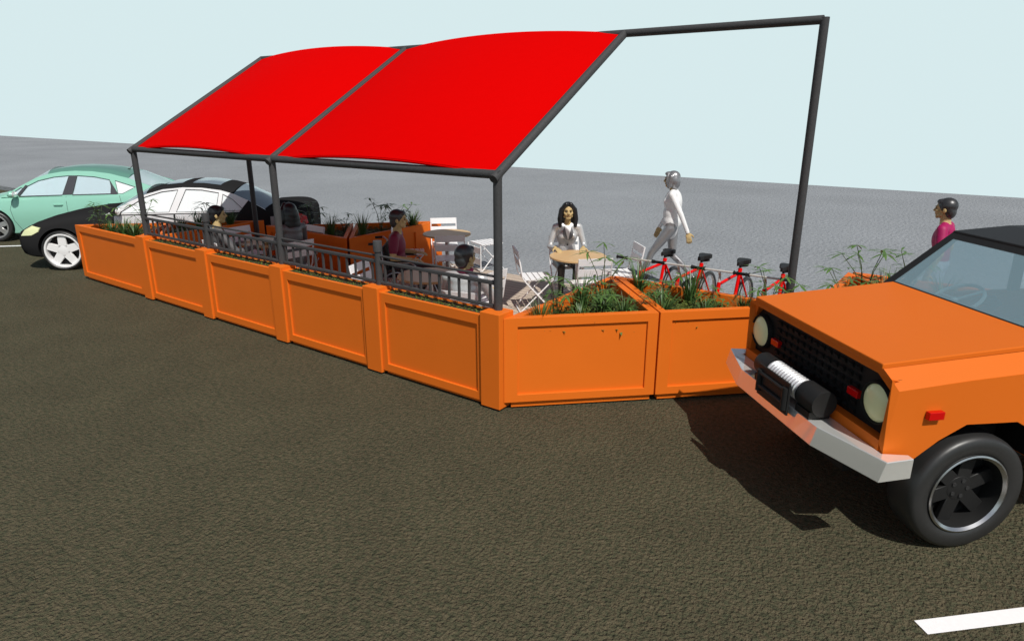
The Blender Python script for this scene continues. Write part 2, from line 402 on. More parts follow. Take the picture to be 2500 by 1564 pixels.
CL={'A1':'the left street end planter','A2':'the planter beside the back left canopy post','B':'the planter behind the long haired woman','C':'the planter behind the maroon shirted man',
'W1':'the triangular corner planter','W2':'the planter below the red bicycles','W3':'the planter beyond the truck bonnet','W4':'the planter seen through the windscreen',
'F0':'the railing planter beside the leftmost canopy post','F1':'the railing planter in front of the left couple','F2':'the railing planter right of the middle canopy post','F3':'the railing planter in front of the grey suited man'}
for k in ('A1','A2','B','C'): cover(k,.802,1400,.055,.05,CL[k])
for k in ('W3','W4'): cover(k,.745,1400,.055,.05,CL[k])
for k in ('W1','W2'): cover(k,.722,2600,.065,.10,CL[k])
for k in ('F0','F1','F2','F3'): cover(k,.893,3200,.03,.010,CL[k])
used_t=[False]*3; used_p=[False]*3
def put_tuft(x,y,z,lab,v=0,s=1.0):
    rz=random.uniform(0,2*PI)
    if not used_t[v]: o=tuft_protos[v]; used_t[v]=True; o.location=(x,y,z); o.rotation_euler=(0,0,rz); o.scale=(s,s,s); tag(o,lab,'grass tuft','grass tufts in the planters')
    else: o=dup(tuft_protos[v],(x,y,z),rz,lab,'grass tufts in the planters',(s,s,s))
    o['category']='grass tuft'
def put_pal(x,y,z,lab,v=0,s=1.0):
    rz=random.uniform(0,2*PI)
    if not used_p[v]: o=pal_protos[v]; used_p[v]=True; o.location=(x,y,z); o.rotation_euler=(0,0,rz); o.scale=(s,s,s); tag(o,lab,'plant','palmate leaved plants in the planters')
    else: o=dup(pal_protos[v],(x,y,z),rz,lab,'palmate leaved plants in the planters',(s,s,s))
random.seed(21)
put_pal(-8.12,.20,.80,'leafy stemmed plant at the far left tip of the terrace planters',0,.95)
put_pal(-7.60,.62,.80,'leafy stemmed plant just left of the leftmost canopy post',1,.9)
put_tuft(-7.80,.20,.80,'grass tuft in the left end planter, farthest left of three',1,.95)
put_tuft(-7.52,.26,.80,'grass tuft in the left end planter, middle of three',1,1.1)
put_tuft(-7.18,.24,.80,'grass tuft in the left end planter, beside the canopy post',1,1.15)
put_tuft(-7.18,1.00,.80,'grass tuft just right of the leftmost canopy post behind the railing',0,.8)
put_tuft(-6.98,1.18,.80,'upright grass tuft in front of the black car door left of the short post',2,.85)
put_pal(-6.88,1.32,.80,'leafy stemmed plant against the white car windows, left of the short post',2,1.1)
put_tuft(-6.80,1.62,.80,'grass tuft right of the seated man\'s head by the car',0,.9)
put_pal(-5.45,2.18,.80,'leafy stemmed plant beside the black car tail lamp',0,.95)
put_tuft(-4.85,2.10,.80,'upright grass tuft left of the joint between the two rear planters',2,.9)
put_pal(-5.0,2.5,.80,'small leafy stemmed plant between the two rear grass tufts',2,.72)
put_tuft(-4.42,2.35,.80,'upright grass tuft right of the joint between the two rear planters',2,.95)
put_pal(-4.5,2.80,.80,'leafy stemmed plant left of the maroon shirted man\'s head',1,.95)
put_pal(-4.42,3.10,.80,'leafy stemmed plant behind the maroon shirted man\'s face',2,1.15)
put_tuft(-4.34,3.36,.80,'grass tuft right of the maroon shirted man, left of a white chair',0,1.0)
put_tuft(.17,.42,.72,'grass tuft at the sharp left end of the corner planter',0,.95)
put_pal(.12,.78,.72,'leafy stemmed plant leaning over the corner planter\'s left edge',0,.9)
put_tuft(.20,1.10,.72,'tall grass tuft at the middle of the corner planter\'s left edge',2,1.0)
put_tuft(.42,.72,.72,'low grass tuft near the front rim of the corner planter',1,1.0)
put_pal(.16,1.62,.72,'leafy stemmed plant at the top corner of the corner planter',1,1.05)
put_tuft(.46,1.12,.72,'spreading grass tuft at the centre of the corner planter',1,1.15)
put_tuft(.70,1.06,.72,'grass tuft beside the dividing wall in the corner planter',0,.85)
put_tuft(.40,1.98,.72,'tall grass tuft at the left tip of the planter below the first bicycle',2,1.05)
put_tuft(.95,1.38,.72,'bushy grass tuft against the dividing wall, right hand planter',1,1.2)
put_pal(.72,1.86,.72,'leafy stemmed plant below the first red bicycle frame',2,.85)
put_tuft(1.0,1.95,.72,'tall grass tuft at the back rim below the second bicycle',2,1.1)
put_tuft(1.28,1.62,.72,'low grass tuft near the front rim beside the truck grille',1,.9)
put_tuft(1.58,1.85,.72,'grass tuft closest to the truck\'s left headlight',0,.85)
put_pal(1.78,2.02,.72,'leafy stemmed plant below the fourth red bicycle',0,1.0)
put_pal(.52,.92,.70,'small leafy plant among the tufts at the centre of the corner planter',1,.62)
put_pal(.30,1.35,.70,'small leafy plant behind the tall tuft in the corner planter',2,.70)
put_pal(.76,1.22,.70,'small leafy plant close to the dividing wall in the corner planter',0,.55)
put_pal(.80,1.62,.70,'small leafy plant in the middle of the planter below the bicycles',1,.62)
put_pal(1.25,1.90,.70,'small leafy plant at the back of the planter below the third bicycle',2,.66)
put_pal(2.30,2.75,.74,'leafy stemmed plant at the left of the planter beyond the bonnet',2,1.0)
put_pal(2.40,3.30,.74,'tall leafy stemmed plant in the planter beyond the bonnet',1,1.05)
put_tuft(2.62,3.06,.74,'upright grass tuft beside the windscreen\'s far pillar',2,1.0)
put_pal(2.78,3.62,.74,'leafy stemmed plant partly hidden by the windscreen pillar',0,1.0)
put_tuft(3.10,3.55,.74,'grass tuft seen through the windscreen in front of the standing man',1,1.2)

# ---------------------------------------------------------------- canopy
fr=thing('canopy_frame','dark grey tube frame carrying the two red canopies','canopy frame',(-3.3,1.2,0))
def fpart(nm,pts,r,seg=20):
    b=MB(); b.tube([Vector(p)-Vector((-3.3,1.2,0)) for p in pts],r,seg); return b.build(nm,M['frame'],fr)
X1,X2,X3=-6.56,-3.34,-.118; YP=.146; ZF=2.156; YB=2.375; ZB=3.455; XE=1.864; RP=.040
for x in (X1,X2,X3): fpart('post',[(x,YP,.944),(x,YP,ZF)],RP)
fpart('post',[(X1,1.93,.148),(X1,1.93,ZF+(ZB-ZF)*(1.93-YP)/(YB-YP)-.01)],RP)
fpart('post',[(XE,YB,.148),(XE,YB,ZB+.02)],RP)
fpart('beam',[(X1-.02,YP,ZF),(X3+.03,YP,ZF)],RP-.001)
fpart('beam',[(X1-.02,YB,ZB),(XE-.01,YB,ZB)],RP-.001)
sl=Vector((0,YB-YP,ZB-ZF)).normalized()
for x in (X1,X2,X3):
    p=Vector((x,YP,ZF))-sl*.07; q=Vector((x,YB,ZB))
    fpart('rafter',[p,q],RP+.001)
def canopy(xa,xb,lab):
    b=MB(); nx,ny=28,24; top=[]
    up=Vector((0,-sl.z,sl.y))
    def P(i,j,off):
        s=i/nx;t=j/ny; x=xa+(xb-xa)*s
        base=Vector((x,YP+.01,ZF))+ (Vector((0,YB-YP-.01,ZB-ZF)))*t
        arch=.10*4*s*(1-s)*(1+.75*math.sin(PI*t))+.008
        return base+up*(arch+off)
    for off in (0,-.008):
        for j in range(ny+1):
            for i in range(nx+1): top.append(P(i,j,off))
    W=nx+1;N=W*(ny+1); fs=[]
    for j in range(ny):
        for i in range(nx):
            a=j*W+i; fs.append((a,a+1,a+W+1,a+W)); fs.append((N+a,N+a+W,N+a+W+1,N+a+1))
    for i in range(nx):
        fs.append((i,N+i,N+i+1,i+1)); a=ny*W+i; fs.append((a,a+1,N+a+1,N+a))
    for j in range(ny):
        a=j*W; fs.append((a,a+W,N+a+W,N+a)); a=j*W+nx; fs.append((a,N+a,N+a+W,a+W))
    b.add(top,fs,True)
    o=b.build('shade_canopy',M['red_cloth'],sharp=60); tag(o,lab,'canopy','red canopies stretched on the frame')
    # hem along the lower edge
    h=MB(); h.tube([P(i,0,-.018) for i in range(nx+1)],.014,8); h.build('hem',M['red_cloth'],o)
canopy(X1+.035,X2-.035,'red cloth canopy stretched over the bay nearest the black car')
canopy(X2+.035,X3-.035,'red cloth canopy stretched over the bay nearest the red bicycles')
# railings
def post_short(x,lab):
    t=thing('railing_post',lab,'post',(x,YP,.944),0,'short railing posts')
    b=MB(); b.tube([(0,0,0),(0,0,.36)],.036,18); b.build('shaft',M['frame'],t)
    b=MB(); b.lathe([(.0365,.345),(.046,.352),(.046,.455),(.043,.462)],20); b.build('cap',M['frame'],t)
XS=[X1,PX[1]-.11,X2,PX[3]-.11,X3]
post_short(XS[1],'short capped railing post beside the seated man on the left'); post_short(XS[3],'short capped railing post in front of the wheelchair')
rl=['dark railing at the left end, beside the leftmost canopy post','dark railing panel in front of the left seated couple','dark railing panel between middle canopy post and right short post','dark railing panel in front of the grey suited man']
for i in range(4):
    xa=XS[i]+.03;xb=XS[i+1]-.03; L=xb-xa
    t=thing('railing',rl[i],'railing',(xa,YP,0),0,'railing panels along the street front')
    b=MB(); b.tube([(0,0,1.25),(L,0,1.25)],.012,10); b.build('handrail',M['frame'],t)
    b=MB(); b.box(0,L,-.017,.017,1.172,1.205); b.build('top_rail',M['frame'],t,bevel=.004,seg=1)
    b=MB(); b.box(0,L,-.017,.017,.955,.985); b.build('bottom_rail',M['frame'],t,bevel=.004,seg=1)
    n=12
    for k in range(n):
        x=L*(k+.5)/n; b=MB(); b.box(x-.010,x+.010,-.010,.010,.985,1.172); b.build('baluster',M['frame'],t)

# ---------------------------------------------------------------- furniture
def make_table(label,x,y):
    t=thing('round_table',label,'table',(x,y,.15),0,'round cafe tables')
    b=MB(); b.lathe([(.001,.69),(.355,.69),(.37,.697),(.37,.714),(.364,.72),(.001,.72)],48); b.build('tabletop',M['wood'],t)
    b=MB(); b.lathe([(.034,.03),(.034,.672),(.10,.676),(.10,.689)],20); b.build('pedestal',M['steel'],t)
    b=MB(); b.lathe([(.001,.002),(.215,.002),(.22,.012),(.20,.022),(.05,.032),(.001,.032)],36); b.build('base',M['steel'],t)
    return t
t1=make_table('round wooden table near the left rear planters, with four empty chairs',-3.41,3.15)
for lab,x,y in (('round wooden table where the silver suited woman rests her hands',-.93,2.92),('round wooden table between the wheelchair and the grey suited man',-1.77,1.0),('round wooden table between the left seated couple',-5.08,1.12)):
    dup(t1,(x,y,.15),0,lab)
def make_chair():
    t=thing('folding_chair','x','chair',(0,0,0),0,'white folding chairs')
    W=.20
    b=MB()
    for k,(z0,z1) in enumerate(((.735,.825),(.60,.69))):
        for (za,zb_) in ((z0,z1),):
            ya=-.205-.07*(za-.47)/.35; yb=-.205-.07*(zb_-.47)/.35
            b.add([(-W,ya+.012,za),(W,ya+.012,za),(W,yb+.012,zb_),(-W,yb+.012,zb_),(-W,ya-.004,za),(W,ya-.004,za),(W,yb-.004,zb_),(-W,yb-.004,zb_)],[(0,1,2,3),(7,6,5,4),(0,4,5,1),(1,5,6,2),(2,6,7,3),(3,7,4,0)])
    b.build('backrest',M['white'],t)
    b=MB()
    for k in range(5):
        y=-.175+k*.0775; b.box(-W+.008,W-.008,y,y+.064,.440,.455)
    for sx in (-1,1): b.box(sx*(W-.03)-.008,sx*(W-.03)+.008,-.17,.205,.424,.4385)
    b.build('seat',M['white'],t)
    for sx in (-1,1):
        b=MB(); b.tube([(sx*(W+.008),-.275,.825),(sx*(W+.008),-.21,.48),(sx*(W+.008),-.17,.42),(sx*(W+.008),.20,.012)],.0095,8); b.build('leg',M['white'],t)
    for sx in (-1,1):
        b=MB(); b.tube([(sx*(W-.012),.185,.43),(sx*(W-.012),-.235,.012)],.009,8); b.build('leg',M['white'],t)
    b=MB(); b.tube([(-W-.008,.20,.012),(W+.008,.20,.012)],.009,8); b.tube([(-W+.012,-.235,.012),(W-.012,-.235,.012)],.009,8); b.tube([(-W-.008,.02,.21),(W+.008,.02,.21)],.007,8); b.build('foot_bar',M['white'],t)
    return t
ch0=make_chair(); ch_used=False
def chair(x,y,fx,fy,lab):
    """back centre about .25 behind x,y; faces (fx,fy)"""
    global ch_used
    rz=math.atan2(-fx,fy); loc=(x,y,.15)
    if not ch_used: ch0.location=loc; ch0.rotation_euler=(0,0,rz); ch0['label']=lab; ch_used=True; return ch0
    return dup(ch0,loc,rz,lab)
T1=(-3.41,3.15);T2=(-.93,2.92)
chair(-4.0+.18,3.73-.18,1,-1,'white folding chair on the far side of the rear left table')
chair(-2.85-.17,2.58+.17,-1,1,'white folding chair on the near side of the rear left table')
chair(-4.0+.2,2.58+.17,1,1,'white folding chair behind the man in the wheelchair, by the rear left table')
chair(-.43-.17,2.47+.17,-1,.95,'white folding chair with its back to the corner planter, at the woman\'s table')
chair(-1.53+.17,2.41+.17,1,1,'white folding chair with crossed legs left of the woman\'s table')
chair(-.41-.17,3.58-.17,-1,-1,'white folding chair between the woman\'s table and the bicycles')
chair(-1.53+.17,3.54-.17,1,-1,'white folding chair under the silver suited woman')
chair(-.84,.57,-.30,.95,'white folding chair under the grey suited man at the front railing')
chair(-1.25,1.22,-1,.05,'white folding chair beside the front corner post, next to the grey suited man')
chair(-2.30,.72,.95,.3,'white folding chair left of the front table, next to the wheelchair')
chair(-5.14,.57,.1,1,'white folding chair under the left seated man')
chair(-4.50,1.08,-1,.05,'white folding chair under the long haired woman')
chair(-5.08,1.72,0,-1,'white folding chair right of the long haired woman, against the rear planter')
chair(-5.70,1.22,1,0,'white folding chair behind the left table beside the back left canopy post')
# chair with its back folded down
def folded_chair(x,y,rz,lab):
    t=thing('folding_chair',lab,'chair',(x,y,.15),rz,'white folding chairs')
    W=.20; b=MB()
    for z0,z1 in ((.30,.40),(.12,.22)): b.box(-W,W,-.235,-.22,z0,z1)
    b.build('backrest',M['white'],t)
    b=MB()
    for k in range(5):
        yy=-.20+k*.083; b.box(-W,W,yy,yy+.068,.440,.455)
    for sx in (-1,1): b.box(sx*(W-.03)-.008,sx*(W-.03)+.008,-.19,.205,.424,.4385)
    b.build('seat',M['white'],t)
    for sx in (-1,1):
        b=MB(); b.tube([(sx*(W+.01),-.228,.44),(sx*(W+.01),-.228,.01)],.010,8); b.build('leg',M['white'],t)
        b=MB(); b.tube([(sx*(W-.012),.19,.43),(sx*(W-.012),-.19,.012)],.009,8); b.build('leg',M['white'],t)
        b=MB(); b.tube([(sx*(W+.008),-.17,.42),(sx*(W+.008),.21,.012)],.009,8); b.build('leg',M['white'],t)
    b=MB(); b.tube([(-W-.008,.21,.012),(W+.008,.21,.012)],.009,8); b.tube([(-W,-.19,.012),(W,-.19,.012)],.009,8); b.build('foot_bar',M['white'],t)
folded_chair(-3.35,4.05,math.radians(-22),'white folding chair with its back folded down, left of the front corner post')

# ---------------------------------------------------------------- wheels
def wheel_mtx(c,axis_y=1,scale=1.0):
    """lathe z axis -> y axis (outer side towards -y when axis_y=-1)"""
    R=Matrix(((1,0,0),(0,0,axis_y),(0,-axis_y,0))).to_4x4()
    return Matrix.Translation(Vector(c))@R
# ---------------------------------------------------------------- bicycles
def make_bike():
    t=thing('bicycle','x','bicycle',(0,0,0),0,'red bicycles parked side by side')
    r=.31; fa=Vector((0,0,r)); ra=Vector((0,1.08,r)); bb=Vector((0,.66,.27)); st=Vector((0,.82,.76)); hd0=Vector((0,.09,.60)); hd1=Vector((0,.125,.745))
    b=MB()
    b.tube([hd0-(hd1-hd0)*.1,hd1],.022,12); b.tube([hd1-(hd1-hd0)*.15,st-Vector((0,.01,.04))],.0175,12); b.tube([hd0,bb],.021,12); b.tube([bb,st],.0195,12)
    b.tube([bb+Vector((0,.03,0)),bb-Vector((0,.03,0))],.03,10)
    for sx in (-1,1):
        b.tube([st-Vector((0,0,.03)),ra+Vector((sx*.055,0,0))],.011,8); b.tube([bb,ra+Vector((sx*.055,0,0))],.011,8)
    b.build('frame',M['bike_red'],t)
    b=MB(); b.tube([hd0+Vector((0,.0,-.02)),hd0+Vector((0,-.005,-.03))],.02,10)
    for sx in (-1,1): b.tube([hd0+Vector((sx*.01,0,-.01)),hd0+Vector((sx*.05,-.012,-.04)),fa+Vector((sx*.05,0,0))],[.016,.014,.010],8)
    b.build('fork',M['bike_red'],t)
    for a in (fa,ra):
        w=MB(); m=Matrix.Translation(a)@Matrix.Rotation(PI/2,4,'Y')
        w.lathe([(.31*1+.0-.024+.024*math.cos(q),.024*math.sin(q)) for q in [2*PI*k/12 for k in range(12)]],44,mtx=m,closed=True)
        ty=w.build('wheel',M['rubber'],t)
        q=MB(); q.lathe([(.265,-.012),(.268,.012),(.256,.010),(.256,-.010)],40,mtx=m,closed=True); q.build('rim',M['steel'],ty)
        q=MB()
        for k in range(24):
            an=2*PI*k/24; q.tube([a+Vector(((-1)**k*.02,.02*math.cos(an+1.1*(-1)**(k//2)),.02*math.sin(an+1.1*(-1)**(k//2)))),a+Vector((0,.258*math.cos(an),.258*math.sin(an)))],.0012,4,caps=False)
        q.tube([a-Vector((.035,0,0)),a+Vector((.035,0,0))],.014,10); q.build('spokes',M['steel'],ty)
    b=MB(); b.tube([st,st+Vector((0,.02,.06))],.013,10); b.build('seat_post',M['steel'],t)
    b=MB(); b.tube([st-Vector((0,.006,.03)),st+Vector((0,.004,.012))],.0245,12); b.build('seat_clamp',M['bike_red'],t)
    s=MB(); z1=.865
    prof=[(.14,-.12,.02),(.125,-.04,.05),(.05,.035,.075),(.11,.09,.08)]
    out=[(-.012,-.13),(.012,-.13),(.03,-.02),(.072,.06),(.078,.12),(.05,.145),(-.05,.145),(-.078,.12),(-.072,.06),(-.03,-.02)]
    out=[(x,y+.84) for x,y in out]
    s.prism(out,z1-.05,z1)
    s.prism([(x*.75,.84+(y-.84)*.6+.03) for x,y in out],z1-.085,z1-.051)
    s.build('saddle',M['black'],t,bevel=.008)
    b=MB(); b.tube([hd1,hd1+Vector((0,.012,.075)),hd1+Vector((0,-.03,.125))],.0145,10); b.build('stem',M['alloy'],t)
    hz=hd1+Vector((0,-.03,.135))
    b=MB(); b.tube([hz+Vector((-.27,0,0)),hz+Vector((.27,0,0))],.0115,10); b.build('handlebar',M['alloy'],t)
    for sx in (-1,1):
        b=MB(); b.tube([hz+Vector((sx*.165,0,0)),hz+Vector((sx*.285,0,0))],.0165,12); b.tube([hz+Vector((sx*.157,0,0)),hz+Vector((sx*.166,0,0))],.024,12); b.tube([hz+Vector((sx*.284,0,0)),hz+Vector((sx*.293,0,0))],.022,12); b.build('grip',M['black'],t)
    b=MB(); m=Matrix.Translation(bb+Vector((.05,0,0)))@Matrix.Rotation(PI/2,4,'Y'); b.lathe([(.02,-.002),(.085,-.002),(.085,.002),(.02,.002)],28,mtx=m,closed=True)
    b.tube([bb+Vector((.06,0,0)),bb+Vector((.065,-.12,-.10))],.009,8); b.tube([bb+Vector((-.06,0,0)),bb+Vector((-.065,.12,.10))],.009,8); b.box(.065,.15,bb.y-.16,bb.y-.09,bb.z-.115,bb.z-.09); b.box(-.15,-.065,bb.y+.09,bb.y+.16,bb.z+.09,bb.z+.115); b.build('crank',M['black'],t)
    return t
bk=make_bike(); bl=['red bicycle parked farthest left, beside the walking woman','red bicycle parked second from the left','red bicycle parked third from the left','red bicycle partly hidden by the tall right canopy post']
for i,x in enumerate((.15,.62,1.09,1.575)):
    if i==0: bk.location=(x,2.40,.15); bk['label']=bl[0]
    else: dup(bk,(x,2.40,.15),0,bl[i])

# ---------------------------------------------------------------- wheelchair
def wheelchair(x,y,rz):
    t=thing('wheelchair','steel wheelchair with black seat carrying the maroon shirted man','wheelchair',(x,y,.15),rz)
    for sx in (-1,1):
        m=Matrix.Translation(Vector((sx*.29,-.02,.30)))@Matrix.Rotation(PI/2,4,'Y')
        w=MB(); w.lathe([(.284+.016*math.cos(2*PI*k/10),.016*math.sin(2*PI*k/10)) for k in range(10)],40,mtx=m,closed=True); o=w.build('wheel',M['rubber'],t)
        q=MB(); q.lathe([(.262,-.01),(.268,0),(.262,.01),(.255,0)],40,mtx=m,closed=True)
        mm=Matrix.Translation(Vector((sx*.325,-.02,.30)))@Matrix.Rotation(PI/2,4,'Y'); q.lathe([(.248+.008*math.cos(2*PI*k/8),.008*math.sin(2*PI*k/8)) for k in range(8)],40,mtx=mm,closed=True); q.build('rim',M['steel'],o)
        q=MB()
        for k in range(20):
            an=2*PI*k/20; q.tube([(sx*.29,-.02,.30),(sx*.29,-.02+.258*math.cos(an),.30+.258*math.sin(an))],.0015,4,caps=False)
        q.build('spokes',M['steel'],o)
        m=Matrix.Translation(Vector((sx*.22,.42,.075)))@Matrix.Rotation(PI/2,4,'Y')
        w=MB(); w.lathe([(.02,-.012),(.075,-.012),(.075,.012),(.02,.012)],24,mtx=m,closed=True); w.build('caster',M['rubber'],t)
        b=MB()
        b.tube([(sx*.24,-.36,.90),(sx*.24,-.27,.905),(sx*.24,-.23,.87),(sx*.24,-.20,.45),(sx*.24,-.19,.20)],.0115,10)
        b.tube([(sx*.25,-.21,.66),(sx*.25,.14,.66),(sx*.25,.20,.62),(sx*.25,.22,.45)],.0115,10)
        b.tube([(sx*.24,-.20,.45),(sx*.24,.30,.46),(sx*.22,.42,.40),(sx*.20,.52,.12)],.0115,10); b.tube([(sx*.24,-.19,.22),(sx*.24,.34,.22)],.010,8); b.tube([(sx*.22,.42,.075),(sx*.22,.38,.22)],.010,8)
        b.build('side_frame',M['steel'],t)
        b=MB(); b.tube([(sx*.24,-.385,.90),(sx*.24,-.29,.905)],.017,10); b.build('push_grip',M['black'],t)
        b=MB(); b.box(sx*.25-.025,sx*.25+.025,-.16,.12,.665,.69); b.build('armrest',M['black'],t,bevel=.006)
        b=MB(); b.box(sx*.20-.07,sx*.20+.07 if sx<0 else sx*.20+.07,.48,.60,.10,.115); b.build('footplate',M['steel'],t)
    b=MB(); b.box(-.235,.235,-.19,.26,.44,.475); b.build('seat',M['chair_fabric'],t,bevel=.01)
    b=MB(); b.box(-.235,.235,-.225,-.20,.48,.86); b.build('backrest',M['chair_fabric'],t,bevel=.01)
    b=MB(); b.tube([(-.24,-.1,.22),(.24,.12,.45)],.009,8); b.tube([(.24,-.1,.22),(-.24,.12,.45)],.009,8); b.build('cross_brace',M['steel'],t)
WC=(-2.84,1.62); WCR=math.atan2(-.80,.60)
wheelchair(WC[0],WC[1],WCR)

# ---------------------------------------------------------------- cars
def catmull(P,t):
    n=len(P)-1; i=min(int(t),n-1); f=t-i
    p0=P[max(i-1,0)];p1=P[i];p2=P[i+1];p3=P[min(i+2,n)]
    return [.5*((2*b_)+(-a+c)*f+(2*a-5*b_+4*c-d)*f*f+(-a+3*b_-3*c+d)*f**3) for a,b_,c,d in zip(p0,p1,p2,p3)]
def fill_poly(outer,holes):
    bm=bmesh.new()
    for loop in [outer]+list(holes):
        vs=[bm.verts.new((a,0,c)) for a,c in loop]
        for i in range(len(vs)): bm.edges.new((vs[i],vs[(i+1)%len(vs)]))
    bmesh.ops.triangle_fill(bm,use_beauty=True,use_dissolve=False,edges=bm.edges[:])
    bm.verts.index_update()
    v=[tuple(x.co) for x in bm.verts]; f=[tuple(y.index for y in p.verts) for p in bm.faces]
    bm.free(); return v,f
def plate(b,outer,holes,yfun,th,mi=0):
    """flat plate in x,z given thickness; yfun(x,z)-> y of its outer side (negative side), th inwards"""
    v,f=fill_poly(outer,holes); n=len(v)
    vo=[(x,yfun(x,z),z) for x,_,z in v]; sgn=1 if vo[0][1]<0 else -1
    vi=[(x,y+sgn*th,z) for x,y,z in vo]
    fs=list(f)+[tuple(i+n for i in t[::-1]) for t in f]
    from collections import Counter
    ec=Counter()
    for t in f:
        for i in range(len(t)): ec[tuple(sorted((t[i],t[(i+1)%len(t)])))]+=1
    for (a,c),k in ec.items():
        if k==1: fs.append((a,c,c+n,a+n))
    b.add(vo+vi,fs,False,mi); return b
def boolean_cut(o,cutters):
    for c in cutters:
        md=o.modifiers.new('cut','BOOLEAN'); md.operation='DIFFERENCE'; md.object=c; md.solver='EXACT'
    me=evaluated(o); o.modifiers.clear(); old=o.data; o.data=me; bpy.data.meshes.remove(old)
    for c in cutters:
        d=c.data; bpy.data.objects.remove(c); bpy.data.meshes.remove(d)
def make_wheel(parent,c,side,R,rr,w,spokes,rim_mat,deep=.03,holes=False):
    """c on the wheel's centre plane; side -1 = outer face towards -y"""
    m=wheel_mtx(c,-side) if False else Matrix.Translation(Vector(c))@Matrix(((1,0,0,0),(0,0,side,0),(0,1,0,0),(0,0,0,1)))
    # local z of the lathe -> y*side : outer face has positive h
    b=MB(); h=w/2
    b.lathe([(rr,-h*.8),(rr+.02,-h*.95),(R-.03,-h),(R-.008,-h*.85),(R,-h*.6),(R,h*.6),(R-.008,h*.85),(R-.03,h),(rr+.02,h*.95),(rr,h*.8)],48,mtx=m,closed=True)
    ty=b.build('wheel',M['rubber'],parent,sharp=50)
    b=MB(); b.lathe([(rr+.002,-h*.78),(rr+.006,h*.80),(rr+.012,h*.93),(rr-.018,h*.93),(rr-.022,h*.80),(rr-.022,-h*.78)],48,mtx=m,closed=True)
    hf=h*.80-deep
    n=spokes
    if n:
        hub=.085 if rr<.32 else .1
        b.lathe([(.001,hf+.018),(.03,hf+.018),(hub,hf+.012),(hub,hf-.05),(.001,hf-.05)],30,mtx=m)
        for k in range(n):
            a=2*PI*k/n+.3; ca,sa=math.cos(a),math.sin(a)
            w0,w1=(.072,.060) if n==5 else (.05,.05); r0,r1=hub*.6,rr-.012
            vs=[]
            for r_,ww,hh in ((r0,w0,hf+.012),(r1,w1,hf+.012 if n==5 else hf)):
                for d in (-1,1):
                    x=r_*ca-d*ww*sa; y=r_*sa+d*ww*ca
                    vs+=[(x,y,hh),(x,y,hh-.035)]
            b.add(vs,[(0,2,6,4),(1,5,7,3),(0,4,5,1),(2,3,7,6),(0,1,3,2),(4,6,7,5)],False,0,m)
    b.build('rim',rim_mat,ty,bevel=.004,seg=1)
    b=MB(); b.lathe([(.001,-h*.2),(rr-.024,-h*.2),(rr-.024,-h*.3),(.001,-h*.3)],36,mtx=m); b.build('brake_disc',M['rim_dark'],ty)
    if holes:
        for k in range(5):
            a=2*PI*k/5; b=MB(); b.lathe([(.001,.004),(.014,.004),(.014,-.01),(.001,-.01)],12,mtx=m@Matrix.Translation(Vector((.055*math.cos(a),.055*math.sin(a),hf+.018)))); b.build('wheel_nut',M['seam'],ty)
    return ty
